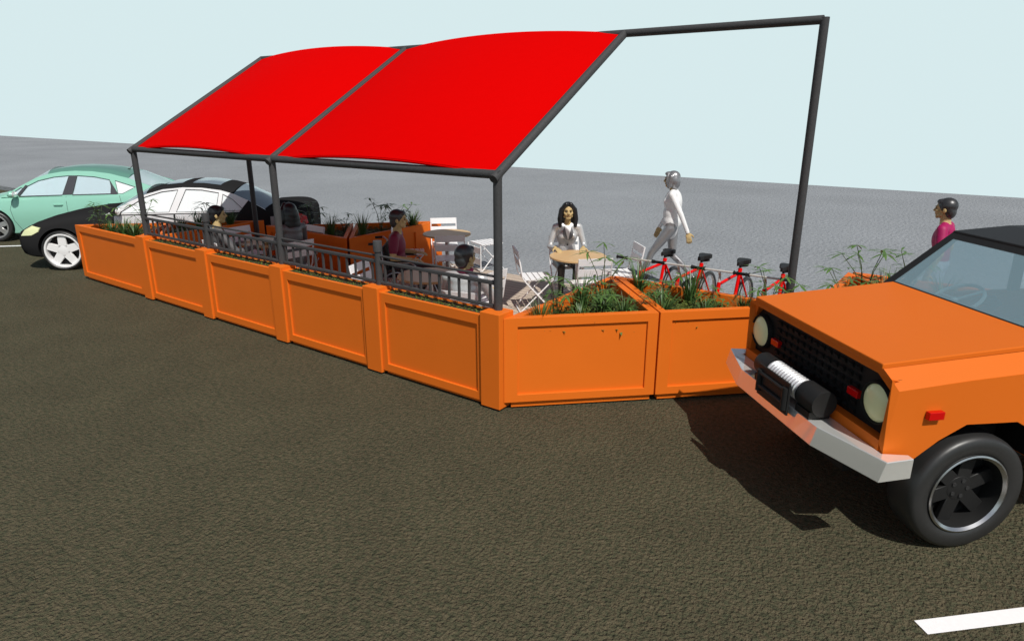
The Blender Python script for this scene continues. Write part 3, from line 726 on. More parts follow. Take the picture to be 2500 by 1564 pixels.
def make_car(root,C):
    st=C['st']; rows=[]; N=72
    for i in range(N+1):
        x,hl,hm,hs,zb,zm,zs,zt=catmull(st,(len(st)-1)*i/N)
        half=[(0,zb),(hl*.85,zb),(hl,zb+.05),(hm*.985,(zb+zm)/2+.03),(hm,zm),(hm*.992,zm+(zs-zm)*.45),(hs+.4*(hm-hs),zs-.07),(hs,zs-.012),(hs*.93,zs+(zt-zs)*.35),(hs*.6,zs+(zt-zs)*.85),(0,zt)]
        rows.append([(x,-y,z) for y,z in half]+[(x,y,z) for y,z in half[-2:0:-1]])
    K=len(rows[0]); b=MB(); vs=[p for r in rows for p in r]; fs=[]
    for i in range(N):
        for j in range(K): fs.append((i*K+j,i*K+(j+1)%K,(i+1)*K+(j+1)%K,(i+1)*K+j))
    fs.append(tuple(range(K))); fs.append(tuple(range(N*K,N*K+K))[::-1])
    b.add(vs,fs,True)
    body=b.build('body',C['paint'],root,sharp=40)
    bpy.context.view_layer.update()
    cut=[]
    for wx in C['wheels']:
        for sd in (-1,1):
            q=MB(); q.lathe([(.001,-.2),(C['arch'],-.2),(C['arch'],.2),(.001,.2)],44,mtx=root.matrix_world@Matrix.Translation(Vector((wx,sd*(C['hw']-.06),C['R']+.012)))@Matrix.Rotation(PI/2,4,'X'))
            cut.append(q.build('cutter',M['black']))
    boolean_cut(body,cut); body.data.set_sharp_from_angle(angle=math.radians(40))
    q=MB(); q.box(C['wheels'][0]-.34,C['wheels'][1]+.34,-C['hw']+.22,C['hw']-.22,.2,.6); q.build('underbody',M['black'],root)
    bm=bmesh.new(); bm.from_mesh(body.data); tree=bvhtree.BVHTree.FromBMesh(bm); bm.free()
    def side_pt(x,z,sd,off):
        h=tree.ray_cast(Vector((x,sd*3,z)),Vector((0,-sd,0)))
        if h[0] is None: return Vector((x,sd*C['hw'],z))
        return h[0]+h[1]*off if h[1].y*sd>0 else h[0]-h[1]*off
    def front_pt(y,z,off):
        h=tree.ray_cast(Vector((-3,y,z)),Vector((1,0,0)))
        return h[0]+Vector((-off,0,0)) if h[0] is not None else Vector((0,y,z))
    def strip(nm,pts,sd,w,mt):
        q=MB(); P=[]
        for a,c in zip(pts[:-1],pts[1:]):
            for k in range(6): P.append((a[0]+(c[0]-a[0])*k/6,a[1]+(c[1]-a[1])*k/6))
        P.append(pts[-1]); q.tube([side_pt(x,z,sd,.0005) for x,z in P],w,6); q.build(nm,mt,root)
    for sd in (-1,1):
        for pts in C['seams']: strip('door_seam',pts,sd,.0035,M['seam'])
        for x,z,l in C['handles']:
            q=MB(); q.tube([side_pt(x-l/2,z,sd,0),side_pt(x-l/2+.02,z,sd,.028),side_pt(x+l/2-.02,z,sd,.028),side_pt(x+l/2,z,sd,0)],.012,8); q.build('door_handle',C['handle_mat'],root)
        # headlights
        for nm,poly,mt in (('headlight',C['head'],C['lamp']),('tail_light',C['tail'],M['red_lamp'])):
            if not poly: continue
            pts=[]
            for i in range(len(poly)):
                a=poly[i];c=poly[(i+1)%len(poly)]
                for k in range(4): pts.append((a[0]+(c[0]-a[0])*k/4,a[1]+(c[1]-a[1])*k/4))
            cx=sum(p[0] for p in pts)/len(pts);cz=sum(p[1] for p in pts)/len(pts); n=len(pts); vs=[side_pt(cx,cz,sd,.012)]
            for f in (.35,.7,.94,1.0):
                for p in pts: vs.append(side_pt(cx+(p[0]-cx)*f,cz+(p[1]-cz)*f,sd,.012 if f<.95 else -.004))
            fs=[(0,1+j,1+(j+1)%n) for j in range(n)]
            for r in range(3):
                for j in range(n): fs.append((1+r*n+j,1+(r+1)*n+j,1+(r+1)*n+(j+1)%n,1+r*n+(j+1)%n))
            q=MB(); q.add(vs,fs,True); q.build(nm,mt,root)
    # greenhouse
    zb,tum,yb=C['zbelt'],C['tum'],C['yb']
    def yf(sd,off=0): return lambda x,z: sd*(yb-(z-zb)*tum-off)
    out=C['outline']
    for sd in (-1,1):
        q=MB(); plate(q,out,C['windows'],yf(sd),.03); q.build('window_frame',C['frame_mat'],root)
        for wi,wp in enumerate(C['windows']):
            q=MB(); plate(q,wp,[],yf(sd,.012),.006); q.build('side_window',C['glass'][wi],root)
        for wp in C['windows']:
            q=MB(); n_=len(wp); P=[]
            for i in range(n_):
                a=wp[i];c=wp[(i+1)%n_]
                for k in range(4):
                    x=a[0]+(c[0]-a[0])*k/4; z=a[1]+(c[1]-a[1])*k/4; P.append((x,yf(sd,-.001)(x,z),z))
            q.tube(P,.0045,6,closed=True); q.build('window_seal',M['seam'],root)
        for tp in C.get('blacks',()):
            q=MB(); plate(q,tp,[],yf(sd,-.004),.006); q.build('pillar_trim',C['paint'],root)
        for tp in C.get('trims',()):
            q=MB(); plate(q,tp,[],yf(sd,-.004),.006); q.build('window_trim',M['trim'],root)
    # roof
    ra,rb=C['roof_idx']; edge=out[ra:rb+1]; q=MB(); vs=[]; ny=12
    for off in (0,-.03):
        for x,z in edge:
            y=yb-(z-zb)*tum
            for j in range(ny+1):
                t=-1+2*j/ny; e=math.sqrt(max(0,1-abs(t)**2.6)); vs.append((x,-y*t,z+C['crown']*e+off))
    W=ny+1;n=len(edge);fs=[];NN=n*W
    for i in range(n-1):
        for j in range(ny):
            a=i*W+j; fs.append((a,a+1,a+W+1,a+W)); fs.append((NN+a,NN+a+W,NN+a+W+1,NN+a+1))
    for j in range(ny):
        fs.append((j,NN+j,NN+j+1,j+1)); a=(n-1)*W+j; fs.append((a,a+1,NN+a+1,NN+a))
    q.add(vs,fs,True); roof=q.build('roof',C['roof_mat'],root,sharp=50)
    def roof_z(x,y):
        for (x0,z0),(x1,z1) in zip(edge[:-1],edge[1:]):
            if x0<=x<=x1:
                z=z0+(z1-z0)*(x-x0)/(x1-x0); yy=yb-(z-zb)*tum; t=min(1,abs(y)/yy)
                return z+C['crown']*math.sqrt(max(0,1-t**2.6))
        return edge[0][1]
    for x0,x1,hy in C.get('sunroofs',()):
        q=MB(); vs=[]
        for i in range(9):
            for j in range(9):
                x=x0+(x1-x0)*i/8; y=-hy+2*hy*j/8; vs.append((x,y,roof_z(x,y)+.006))
        q.add(vs,[(i*9+j,i*9+j+1,i*9+j+10,i*9+j+9) for i in range(8) for j in range(8)],True); q.build('sunroof',M['glass_roof'],root)
    # windscreen and rear window
    for nm,lo,hi,bul in (('windscreen',C['ws_lo'],C['ws_hi'],-.10),('rear_window',C['rw_lo'],C['rw_hi'],.08)):
        q=MB(); vs=[];a=10;d=8
        for i in range(d+1):
            t=i/d; x=lo[0]+(hi[0]-lo[0])*t; z=lo[1]+(hi[1]-lo[1])*t; y=yb-(z-zb)*tum-.01
            for j in range(a+1):
                s_=-1+2*j/a; k=1-s_*s_; vs.append((x+bul*k*(1-.4*t),y*s_,z+C['crown']*k*t+.02*k+.01*math.sin(PI*t)))
        q.add(vs,[(i*(a+1)+j,i*(a+1)+j+1,(i+1)*(a+1)+j+1,(i+1)*(a+1)+j) for i in range(d) for j in range(a)],True)
        q.build(nm,C['ws_glass'],root)
    # mirrors
    for sd in (-1,1):
        mx,mz=C['mirror']; y=sd*(C['hw']+.09)
        q=MB(); q.ell((mx,y,mz),(.075,.10,.075)); q.tube([(mx+.02,sd*(yb-.02),mz-.05),(mx,y,mz-.04)],.022,8); mo=q.build('mirror',C['mirror_mat'],root)
        q=MB(); q.ell((mx+.045,y,mz),(.035,.085,.062)); q.build('mirror_glass',C['mirror_face'],mo)
    for wx in C['wheels']:
        for sd in (-1,1): make_wheel(root,(wx,sd*(C['hw']-.115),C['R']+.002),sd,C['R'],C['rr'],.21,5 if C['spokes']==5 else C['spokes'],C['rim_mat'])
    # cabin
    q=MB()
    for x in C['seats']:
        for sy in (-.36,.36):
            q.box(x-.05,x+.07,sy-.23,sy+.23,.6,1.06); 
            q.box(x-.01,x+.06,sy-.12,sy+.12,1.08,1.2)
    q.build('seats',M['interior'],root,bevel=.03)
    q=MB(); q.tube([(C['wheelx'],-.36+.17*math.cos(2*PI*k/24),.98+.16*math.sin(2*PI*k/24)) for k in range(24)],.013,8,closed=True); q.build('steering_wheel',M['black'],root)
    return side_pt,roof_z

car=thing('parked_car','dark grey sedan with side windows whitened by reflection parked beside the planters','car',un(-7.5,-7.754,0),math.radians(45))
C=dict(paint=M['black_car'],hw=.93,R=.345,rr=.285,arch=.385,wheels=(.79,3.86),
 st=[(.0,.50,.56,.52,.30,.45,.60,.66),(.05,.66,.72,.68,.26,.45,.63,.70),(.16,.78,.83,.78,.23,.45,.68,.75),(.38,.85,.90,.85,.21,.45,.76,.84),(.8,.88,.93,.875,.19,.48,.86,.93),(1.4,.88,.93,.875,.18,.5,.92,1.0),(1.9,.88,.93,.875,.18,.5,.945,1.02),(2.6,.88,.93,.88,.18,.5,.955,.975),(3.4,.88,.93,.88,.18,.5,.955,.975),(4.05,.88,.93,.87,.19,.5,.965,1.0),(4.45,.86,.91,.84,.22,.52,.985,1.035),(4.75,.80,.84,.75,.26,.55,.985,1.03),(4.92,.70,.73,.64,.32,.58,.94,.97),(4.98,.58,.62,.55,.36,.6,.87,.90)],
 seams=[[(1.62,.90),(1.58,.6),(1.75,.3),(2.7,.24)],[(2.68,.93),(2.70,.3)],[(3.5,.93),(3.62,.75),(3.42,.6)],[(.17,.60),(.42,.615)]],
 handles=[(2.48,.82,.22),(3.42,.83,.2)],handle_mat=M['rim_silver'],head=[(.12,.60),(.20,.70),(.34,.775),(.50,.755),(.46,.68),(.34,.62)],lamp=M['yellow_lens'],
 tail=[(4.62,.90),(4.78,.90),(4.90,.83),(4.93,.70),(4.80,.64),(4.64,.68)],
 zbelt=.95,tum=.46,yb=.87,outline=[(1.56,.945),(1.95,1.15),(2.22,1.27),(2.5,1.345),(2.83,1.372),(3.15,1.36),(3.46,1.315),(3.68,1.25),(3.96,1.12),(4.22,.975),(4.2,.945)],
 windows=[[(1.78,.968),(2.0,1.10),(2.21,1.225),(2.48,1.305),(2.75,1.335),(2.60,.968)],[(2.88,1.338),(3.15,1.325),(3.43,1.272),(3.38,.968),(2.72,.968)],[(3.50,1.25),(3.66,1.16),(3.86,.972),(3.46,.968)]],
 blacks=[[(3.93,1.138),(4.22,.975),(4.2,.945),(3.77,.945)]],frame_mat=M['sheen_car'],glass=[M['glass_glare'],M['glass_glare'],M['glass_glare']],roof_idx=(2,7),crown=.075,roof_mat=M['black_car'],sunroofs=((2.5,2.78,.48),(2.95,3.42,.48)),  # window frame coloured with the painted sheen
 ws_lo=(1.58,.95),ws_hi=(2.22,1.272),rw_lo=(4.24,.955),rw_hi=(3.68,1.252),ws_glass=M['glass_roof'],mirror=(1.78,1.02),mirror_mat=M['black_car'],mirror_face=M['chrome'],rim_mat=M['rim_white'],spokes=5,seats=(2.7,3.5),wheelx=2.15)
sp,_r=make_car(car,C)
def sheen_skin(root,sp,xs,z0,z1f,mt):  # thin shell over the dark body carrying the painted sheen
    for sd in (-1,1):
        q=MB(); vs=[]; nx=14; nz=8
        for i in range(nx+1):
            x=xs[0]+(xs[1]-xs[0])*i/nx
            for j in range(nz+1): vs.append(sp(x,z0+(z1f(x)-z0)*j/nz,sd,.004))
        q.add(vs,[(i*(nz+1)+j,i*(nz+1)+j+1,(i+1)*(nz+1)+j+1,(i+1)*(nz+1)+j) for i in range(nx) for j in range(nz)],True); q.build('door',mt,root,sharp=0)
sheen_skin(car,sp,(1.70,2.675),.30,lambda x:.925,M['sheen_car'])
sheen_skin(car,sp,(2.705,3.42),.32,lambda x:.93,M['sheen_car'])
sheen_skin(car,sp,(4.30,4.62),.48,lambda x:.86,M['rear_sheen'])  # rear quarter panel, not a door: grey painted sheen
gcar=thing('parked_car','sea green hatchback with pale blue windows parked beyond the dark sedan','car',un(-10.15,-10.747,0),math.radians(45))
G=dict(paint=M['green_car'],hw=.86,R=.325,rr=.24,arch=.37,wheels=(.78,3.45),
 st=[(0,.5,.55,.5,.25,.4,.55,.60),(.06,.62,.68,.63,.22,.42,.6,.67),(.16,.72,.77,.72,.19,.43,.66,.75),(.4,.8,.85,.79,.16,.45,.77,.88),(.8,.82,.86,.80,.14,.5,.87,.97),(1.15,.82,.86,.80,.13,.5,.915,.99),(2.0,.82,.86,.80,.13,.5,.93,.95),(3.0,.82,.86,.80,.13,.5,.935,.955),(3.7,.81,.86,.79,.16,.5,.96,.99),(4.05,.78,.83,.76,.22,.52,.98,1.03),(4.28,.72,.77,.70,.3,.55,.95,1.0),(4.36,.62,.68,.6,.36,.58,.88,.92)],
 seams=[[(1.22,.91),(1.14,.68),(1.18,.45),(1.30,.22),(2.2,.19)],[(2.24,.92),(2.26,.25)],[(3.30,.92),(3.33,.75),(3.1,.55)]],
 handles=[(2.08,.755,.18),(3.15,.77,.18)],handle_mat=M['green_car'],head=[(.10,.58),(.2,.68),(.45,.80),(.4,.68),(.2,.58)],lamp=M['yellow_lens'],tail=[(4.05,.95),(4.2,.95),(4.28,.75),(4.15,.72)],
 zbelt=.93,tum=.42,yb=.795,outline=[(.98,.925),(1.40,1.17),(1.65,1.30),(1.88,1.375),(2.15,1.42),(2.42,1.435),(2.75,1.42),(3.1,1.37),(3.48,1.27),(3.9,1.11),(4.06,1.02),(3.95,.925)],
 windows=[[(1.34,.945),(1.50,1.145),(1.70,1.245),(2.0,1.315),(2.30,1.34),(2.17,.955)],[(2.46,1.338),(2.8,1.31),(3.10,1.245),(3.13,1.10),(3.12,.965),(2.37,.958)],[(3.21,1.228),(3.62,1.09),(3.36,.962),(3.27,.962)],[(1.10,.945),(1.27,.945),(1.40,1.10),(1.37,1.115)]],
 trims=[[(2.17,.953),(2.305,1.342),(2.455,1.340),(2.365,.956)],[(1.27,.943),(1.335,.943),(1.50,1.150),(1.455,1.165),(1.40,1.10)],[(3.12,.963),(3.135,1.10),(3.10,1.248),(3.27,.962)],[(1.33,.930),(2.17,.940),(2.17,.955),(1.34,.945)],[(2.36,.942),(3.26,.948),(3.26,.963),(2.37,.957)]],
 frame_mat=M['green_car'],glass=[M['glass_pale'],M['glass_pale'],M['glass_glare'],M['glass_pale']],roof_idx=(3,8),crown=.085,roof_mat=M['green_roof'],
 ws_lo=(1.0,.93),ws_hi=(1.88,1.377),rw_lo=(4.08,1.0),rw_hi=(3.48,1.272),ws_glass=M['glass_pale'],mirror=(1.28,1.0),mirror_mat=M['green_car'],mirror_face=M['chrome'],rim_mat=M['rim_silver'],spokes=6,seats=(2.2,3.1),wheelx=1.75)
sp,rzf=make_car(gcar,G)
b=MB(); b.tube([(3.28,0,rzf(3.28,0)-.01),(3.42,0,rzf(3.28,0)+.15)],[.006,.003],8); b.ell((3.28,0,rzf(3.28,0)+.005),(.03,.02,.015)); b.build('antenna',M['seam'],gcar)

# ---------------------------------------------------------------- truck   (local x = towards the rear, local y = away from the viewer's side)
tr=thing('parked_truck','orange square nosed off-road truck with chrome bumper and winch','truck',un(1.97,1.61,0),math.radians(45))
H=.85
def tb(nm,fn,mt,par=tr,bevel=0,sharp=35,seg=2):
    b=MB(); fn(b); return b.build(nm,mt,par,bevel=bevel,sharp=sharp,seg=seg)
def zc(x): return 1.14+.07*min(max(x,0),1.0)/.85   # side crease height
side_out=[(0,.735),(.035,1.14),(.5,1.178),(1.10,1.215),(1.30,1.215),(3.75,1.215),(3.78,.6),(3.30,.62),(3.22,.80),(3.05,.93),(2.68,.93),(2.50,.80),(2.42,.55),(1.25,.55),(1.20,.60),(1.10,.76),(.88,.885),(.53,.893),(.36,.80),(.21,.685)]
def body(b):
    for sd in (-1,1):
        plate(b,side_out,[],lambda x,z,sd=sd: sd*H,.05)
        # sloping strip above the fender and hood side lip
        top=[(.035,H,1.14),(1.16,H,1.215),(1.16,H-.10,1.318),(-.01,H-.10,1.245)]
        v=[(x,sd*y,z) for x,y,z in top]+[(x,sd*(y-.04),z-.04) for x,y,z in top]
        b.add(v,[(0,1,2,3),(7,6,5,4),(0,4,5,1),(1,5,6,2),(2,6,7,3),(3,7,4,0)])
        b.add([(.035,sd*H,1.14),(-.012,sd*(H-.012),1.205),(-.01,sd*(H-.10),1.245),(.03,sd*(H-.04),1.15)],[(0,1,2),(0,3,1),(1,3,2)])
        # front jamb
        b.add([(0.0,sd*H,.735),(.035,sd*H,1.14),(-.012,sd*(H-.012),1.205),(-.012,sd*(H-.035),.80),(.06,sd*(H-.05),.80),(.06,sd*(H-.05),1.19)],[(0,1,2,3),(3,2,5,4)])
    # bar over and below the grille
    b.add([(-.012,-H+.012,1.205),(-.012,H-.012,1.205),(.06,H-.04,1.185),(.06,-H+.04,1.185),(-.01,-H+.10,1.245),(-.01,H-.10,1.245)],[(0,1,2,3),(4,5,1,0)])
    b.box(-.012,.06,-H+.035,H-.035,.735,.815)
    b.box(3.70,3.78,-H+.05,H-.05,.6,1.215)
    b.box(1.16,3.70,-H+.06,H-.06,.55,.60)
tb('body',body,M['truck_orange'])
def hood(b):
    # raised bonnet with a lip around it
    zf,zr=1.275,1.352; y0=H-.10; 
    o=[(-.02,-y0,zf),(1.17,-y0,zr),(1.17,y0,zr),(-.02,y0,zf)]
    lo=[(p[0],p[1],p[2]-.034) for p in o]
    b.add(o+lo,[(0,1,2,3),(7,6,5,4),(0,4,5,1),(1,5,6,2),(2,6,7,3),(3,7,4,0)])
tb('bonnet',hood,M['truck_orange'],bevel=.006)
def grille(b):
    b.box(.055,.08,-H+.045,H-.045,.812,1.192)
    for i in range(13):
        for j in range(6):
            y=-.47+i*.0785; z=.845+j*.058
            b.add([(.052,y-.022,z-.02),(.052,y+.022,z-.02),(.036,y+.022,z+.012),(.036,y-.022,z+.012),(.056,y-.022,z+.022),(.056,y+.022,z+.022)],[(0,1,2,3),(3,2,5,4),(0,3,4),(1,5,2)])
tb('grille',grille,M['grille'])
FX=Matrix(((0,0,-1,0),(1,0,0,0),(0,1,0,0),(0,0,0,1)))   # lathe z -> -x
for sy in (-1,1):
    y=sy*.695; m=Matrix.Translation(Vector((.055,y,1.0)))@FX
    b=MB(); b.lathe([(.114,0),(.119,.03),(.126,.042),(.133,.036),(.139,.016),(.141,0)],40,mtx=m,closed=True); hb=b.build('headlight',M['grille'],tr)
    b=MB(); b.lathe([(.117,.028),(.09,.046),(.05,.056),(.001,.060)],36,mtx=m); b.build('lens',M['lens'],hb)
    yy=sy*.475; b=MB(); b.box(.02,.055,yy-.052,yy+.052,.952,1.0); b.build('indicator',M['red_lamp'],tr,bevel=.003)
    b=MB(); b.box(.235,.335,sy*(H+.018)-.017,sy*(H+.018)+.017,.955,1.005); b.build('side_marker',M['red_lamp'],tr,bevel=.003)
def bumper(b):
    pl=[(-.225,.54),(-.225,-.48),(-.09,-.965),(.13,-.95),(.13,-.90),(-.05,-.86),(-.05,.86),(.13,.90),(.13,.95),(-.09,1.0)]
    top=[(x+(.035 if x<0 else .0),y) for x,y in pl]; n=len(pl)
    b.add([(x,y,.62) for x,y in pl]+[(x,y,.75) for x,y in top],[tuple(range(n))[::-1],tuple(range(n,2*n))]+[(i,(i+1)%n,n+(i+1)%n,n+i) for i in range(n)])
tb('bumper',bumper,M['chrome'],bevel=.004,seg=1)
WY=Matrix.Translation(Vector((-.11,0,.865)))@Matrix(((1,0,0,0),(0,0,1,0),(0,1,0,0),(0,0,0,1)))
b=MB(); pr=[]
for k in range(12):
    h=-.21+.41*k/12; pr+=[(.070,h+.001),(.083,h+.010),(.083,h+.022),(.070,h+.031)]
b.lathe([(.001,-.21)]+pr+[(.001,.20)],32,mtx=WY); wn=b.build('winch',M['bright_drum'],tr,sharp=20)
b=MB(); b.lathe([(.001,-.41),(.088,-.41),(.092,-.40),(.092,-.212),(.001,-.212)],32,mtx=WY); b.box(-.19,-.04,-.38,-.22,.752,.80); b.build('winch_housing',M['black'],wn)
b=MB(); b.lathe([(.001,.202),(.085,.202),(.085,.36),(.078,.375),(.001,.375)],32,mtx=WY); b.box(-.19,-.04,.21,.34,.752,.80); b.build('winch_housing',M['black'],wn)
b=MB()
for y in (-.17,.17): b.tube([(-.245,y,.735),(-.245,y,.895)],.024,14)
b.tube([(-.245,-.17,.872),(-.245,.17,.872)],.016,12); b.tube([(-.245,-.17,.775),(-.245,.17,.775)],.02,12); b.box(-.24,-.226,-.2,.2,.70,.93); b.build('fairlead',M['black'],wn)
for wx in (.66,2.87):
    for sd in (-1,1): make_wheel(tr,(wx,sd*(H-.125),.398),sd,.396,.265,.25,6,M['rim_dark'],deep=.07,holes=True)
for wx in (.66,2.87):
    for sd in (-1,1):
        m=Matrix.Translation(Vector((wx,sd*(H-.125),.398)))@Matrix(((1,0,0,0),(0,0,sd,0),(0,1,0,0),(0,0,0,1)))
        b=MB(); b.lathe([(.252,.100),(.272,.122),(.262,.126),(.244,.112)],48,mtx=m,closed=True); b.build('trim_ring',M['steel'],tr)
# wheel wells and chassis
b=MB()
for wx in (.66,2.87):
    for sd in (-1,1): b.box(wx-.55,wx+.55,sd*.45-.02,sd*.45+.02,.45,1.10); b.box(wx-.55,wx+.55,min(sd*.47,sd*(H-.052)),max(sd*.47,sd*(H-.052)),.935,.96)
b.box(1.15,1.18,-H+.06,H-.06,.56,1.20); b.box(.1,3.7,-.4,.4,.36,.52); b.box(.085,.16,-.62,.62,.55,.74); b.build('chassis',M['black'],tr)
# windscreen frame, glass, roof
ws0=(1.17,1.355); ws1=(1.70,1.735)
def wsx(z): return ws0[0]+(ws1[0]-ws0[0])*(z-ws0[1])/(ws1[1]-ws0[1])
def wbar(b,y0,y1,z0,z1,t=.04):
    b.add([(wsx(z0),y0,z0),(wsx(z0),y1,z0),(wsx(z1),y1,z1),(wsx(z1),y0,z1),(wsx(z0)+t,y0,z0),(wsx(z0)+t,y1,z0),(wsx(z1)+t,y1,z1),(wsx(z1)+t,y0,z1)],[(0,1,2,3),(7,6,5,4),(0,4,5,1),(1,5,6,2),(2,6,7,3),(3,7,4,0)])
def wframe(b):
    wbar(b,-H+.03,-H+.11,1.325,1.735); wbar(b,H-.11,H-.03,1.325,1.735); wbar(b,-H+.11,H-.11,1.69,1.735); wbar(b,-H+.11,H-.11,1.325,1.358)
tb('windscreen_frame',wframe,M['black'])
b=MB(); wbar(b,-H+.11,H-.11,1.358,1.69,.006); b.build('windscreen',M['glass_truck'],tr)
def roof(b):
    b.prism([(1.69,1.715),(1.69,1.745),(2.2,1.775),(3.5,1.765),(3.72,1.72),(3.72,1.69)],-H+.03,H-.03,axis='y')
tb('roof',roof,M['black'],bevel=.01)
def uppers(b):
    for sd in (-1,1):
        y=sd*(H-.03)
        for x0,x1,x2,x3 in ((1.17,1.25,1.77,1.69),(2.32,2.42,2.42,2.32),(3.58,3.72,3.72,3.58)):
            v=[(x0,y,1.212),(x1,y,1.212),(x2,y,1.715),(x3,y,1.715)]; w=[(a,y-sd*.03,c) for a,_,c in v]
            b.add(v+w,[(0,1,2,3),(7,6,5,4),(0,4,5,1),(1,5,6,2),(2,6,7,3),(3,7,4,0)])
tb('cab_pillars',uppers,M['black'])
b=MB(); y=-(H-.045); b.add([(1.25,y,1.215),(2.32,y,1.215),(2.32,y,1.715),(1.77,y,1.715)],[(0,1,2,3)]); b.add([(2.42,y,1.215),(3.58,y,1.215),(3.58,y,1.715),(2.42,y,1.715)],[(0,1,2,3)])
b.add([(1.25,-y,1.215),(2.32,-y,1.215),(2.32,-y,1.715),(1.77,-y,1.715)],[(0,1,2,3)]); b.build('side_window',M['glass_truck'],tr)
for sd in (-1,1):
    b=MB(); plate(b,[(1.30,.60),(1.30,1.205),(2.36,1.205),(2.36,.60)],[],lambda x,z,sd=sd: sd*(H+.006),.02); d=b.build('door',M['truck_orange'],tr,bevel=.004,seg=1)
    b=MB(); b.tube([(2.12,sd*(H+.005),1.08),(2.14,sd*(H+.035),1.08),(2.26,sd*(H+.035),1.08),(2.28,sd*(H+.005),1.08)],.012,8); b.build('door_handle',M['chrome'],d)
b=MB(); b.box(1.19,1.36,-H+.08,H-.08,1.0,1.20); b.build('dashboard',M['black'],tr,bevel=.02)
b=MB(); cx=Vector((1.45,.39,1.29)); ax=Vector((.5,0,-.85)).normalized(); pu=Vector((.85,0,.5)).normalized()
b.tube([cx+Vector((0,1,0))*.185*math.cos(2*PI*k/28)+pu*.185*math.sin(2*PI*k/28) for k in range(28)],.014,8,closed=True)
for a in (0,2.1,4.2): b.tube([cx,cx+Vector((0,1,0))*.18*math.cos(a)+pu*.18*math.sin(a)],.010,8)
b.tube([cx,cx-Vector((.30,0,-.02))-Vector((0,0,.12))],.02,10); b.build('steering_wheel',M['wheel_teal'],tr)
b=MB()
for sy in (-.38,.38): b.box(2.05,2.55,sy-.26,sy+.26,.85,1.0); b.box(2.45,2.60,sy-.26,sy+.26,.95,1.50)
b.build('seats',M['interior'],tr,bevel=.04)
b=MB()
for sy in (-.68,.68): b.tube([(2.75,sy,.62),(2.75,sy,1.62)],.03,12)
b.tube([(2.75,-.68,1.62),(2.75,.68,1.62)],.03,12); b.build('roll_bar',M['frame'],tr)
b=MB(); b.tube([(1.30,.50,1.235),(1.90,.50,1.235),(1.94,.50,1.215),(1.62,.50,1.02)],.036,12); b.build('grab_bar',M['frame'],tr)

# ---------------------------------------------------------------- people
V=Vector
class Fig:
    """body volumes collected as tapered capsules and ellipsoids, fused into one continuous skin"""
    def __init__(s): s.p=[]
    def cap(s,a,ra,b,rb,tag): s.p.append(('c',V(a),ra,V(b),rb,tag))
    def ell(s,c,r,rot,tag): s.p.append(('e',V(c),V(r),rot.copy(),tag))
    def fuse(s,name,parent,mats,voxel=.0065,smooth=4,tags=None):
        b=MB()
        for q in s.p:
            if q[0]=='c':
                _,a,ra,c,rb,_t=q; n=max(2,int((c-a).length/.05)); R=Matrix.Identity(3)
                d=(c-a); L=d.length
                if L>1e-5:
                    d.normalize(); P=[a+d*(L*i/n) for i in range(n+1)]; b.tube(P,[ra+(rb-ra)*i/n for i in range(n+1)],14)
                b.ell(a,(ra,ra,ra),None,14,8); b.ell(c,(rb,rb,rb),None,14,8)
            else: b.ell(q[1],q[2],q[3],20,12)
        me=b.mesh('tmp',0,False)
        o=bpy.data.objects.new(name,me); COL.objects.link(o)
        r=o.modifiers.new('r','REMESH'); r.mode='VOXEL'; r.voxel_size=voxel; r.use_smooth_shade=True
        sm=o.modifiers.new('s','SMOOTH'); sm.factor=.5; sm.iterations=smooth
        m2=evaluated(o); o.modifiers.clear(); o.data=m2; bpy.data.meshes.remove(me)
        for k in mats: m2.materials.append(M[k[1]])
        idx={k[0]:i for i,k in enumerate(mats)}
        if len(mats)>1:
            n=len(m2.polygons); C=np.empty(n*3); m2.polygons.foreach_get('center',C); C=C.reshape(-1,3); best=np.full(n,1e9); mi=np.zeros(n,int)
            for q in s.p:
                if q[0]=='c':
                    a=np.array(q[1]);c=np.array(q[3]); d=c-a; L=d@d
                    t=np.clip(((C-a)@d)/L,0,1) if L>1e-9 else np.zeros(n)
                    dist=np.linalg.norm(C-a-t[:,None]*d,axis=1)-(q[2]+(q[4]-q[2])*t)
                else:
                    R=np.array(q[3]); l=(C-np.array(q[1]))@R; r_=np.array(q[2]); k=np.linalg.norm(l/r_,axis=1)
                    dist=(k-1)*np.linalg.norm(l,axis=1)/np.maximum(k,1e-6)
                w=dist<best; best[w]=dist[w]; mi[w]=idx.get(q[-1],0)
            m2.polygons.foreach_set('material_index',mi.astype(np.int32))
            if len(mats)>2:
                # soften the clothed parts only; hands, face and shoes keep their form
                nv=len(m2.vertices); co=np.empty(nv*3); m2.vertices.foreach_get('co',co); co=co.reshape(-1,3)
                ed=np.empty(len(m2.edges)*2,int); m2.edges.foreach_get('vertices',ed); ed=ed.reshape(-1,2)
                keep=np.zeros(nv,bool)
                lv=np.empty(len(m2.loops),int); m2.loops.foreach_get('vertex_index',lv); ls=np.empty(n,int); m2.polygons.foreach_get('loop_start',ls); lt=np.empty(n,int); m2.polygons.foreach_get('loop_total',lt)
                fi=np.repeat(np.arange(n),lt); hard=[i for k,i in idx.items() if k in ('skin','lip','shoe')]
                keep[lv[np.isin(mi[fi],hard)]]=True; cnt=np.zeros(nv); np.add.at(cnt,ed[:,0],1); np.add.at(cnt,ed[:,1],1)
                for it in range(28):
                    sm_=np.zeros_like(co); np.add.at(sm_,ed[:,0],co[ed[:,1]]); np.add.at(sm_,ed[:,1],co[ed[:,0]])
                    new=sm_/np.maximum(cnt,1)[:,None]; co=np.where(keep[:,None],co,co*.4+new*.6)
                m2.vertices.foreach_set('co',co.ravel())
        m2.polygons.foreach_set('use_smooth',[True]*len(m2.polygons)); m2.update()
        if parent is not None: o.parent=parent
        return o
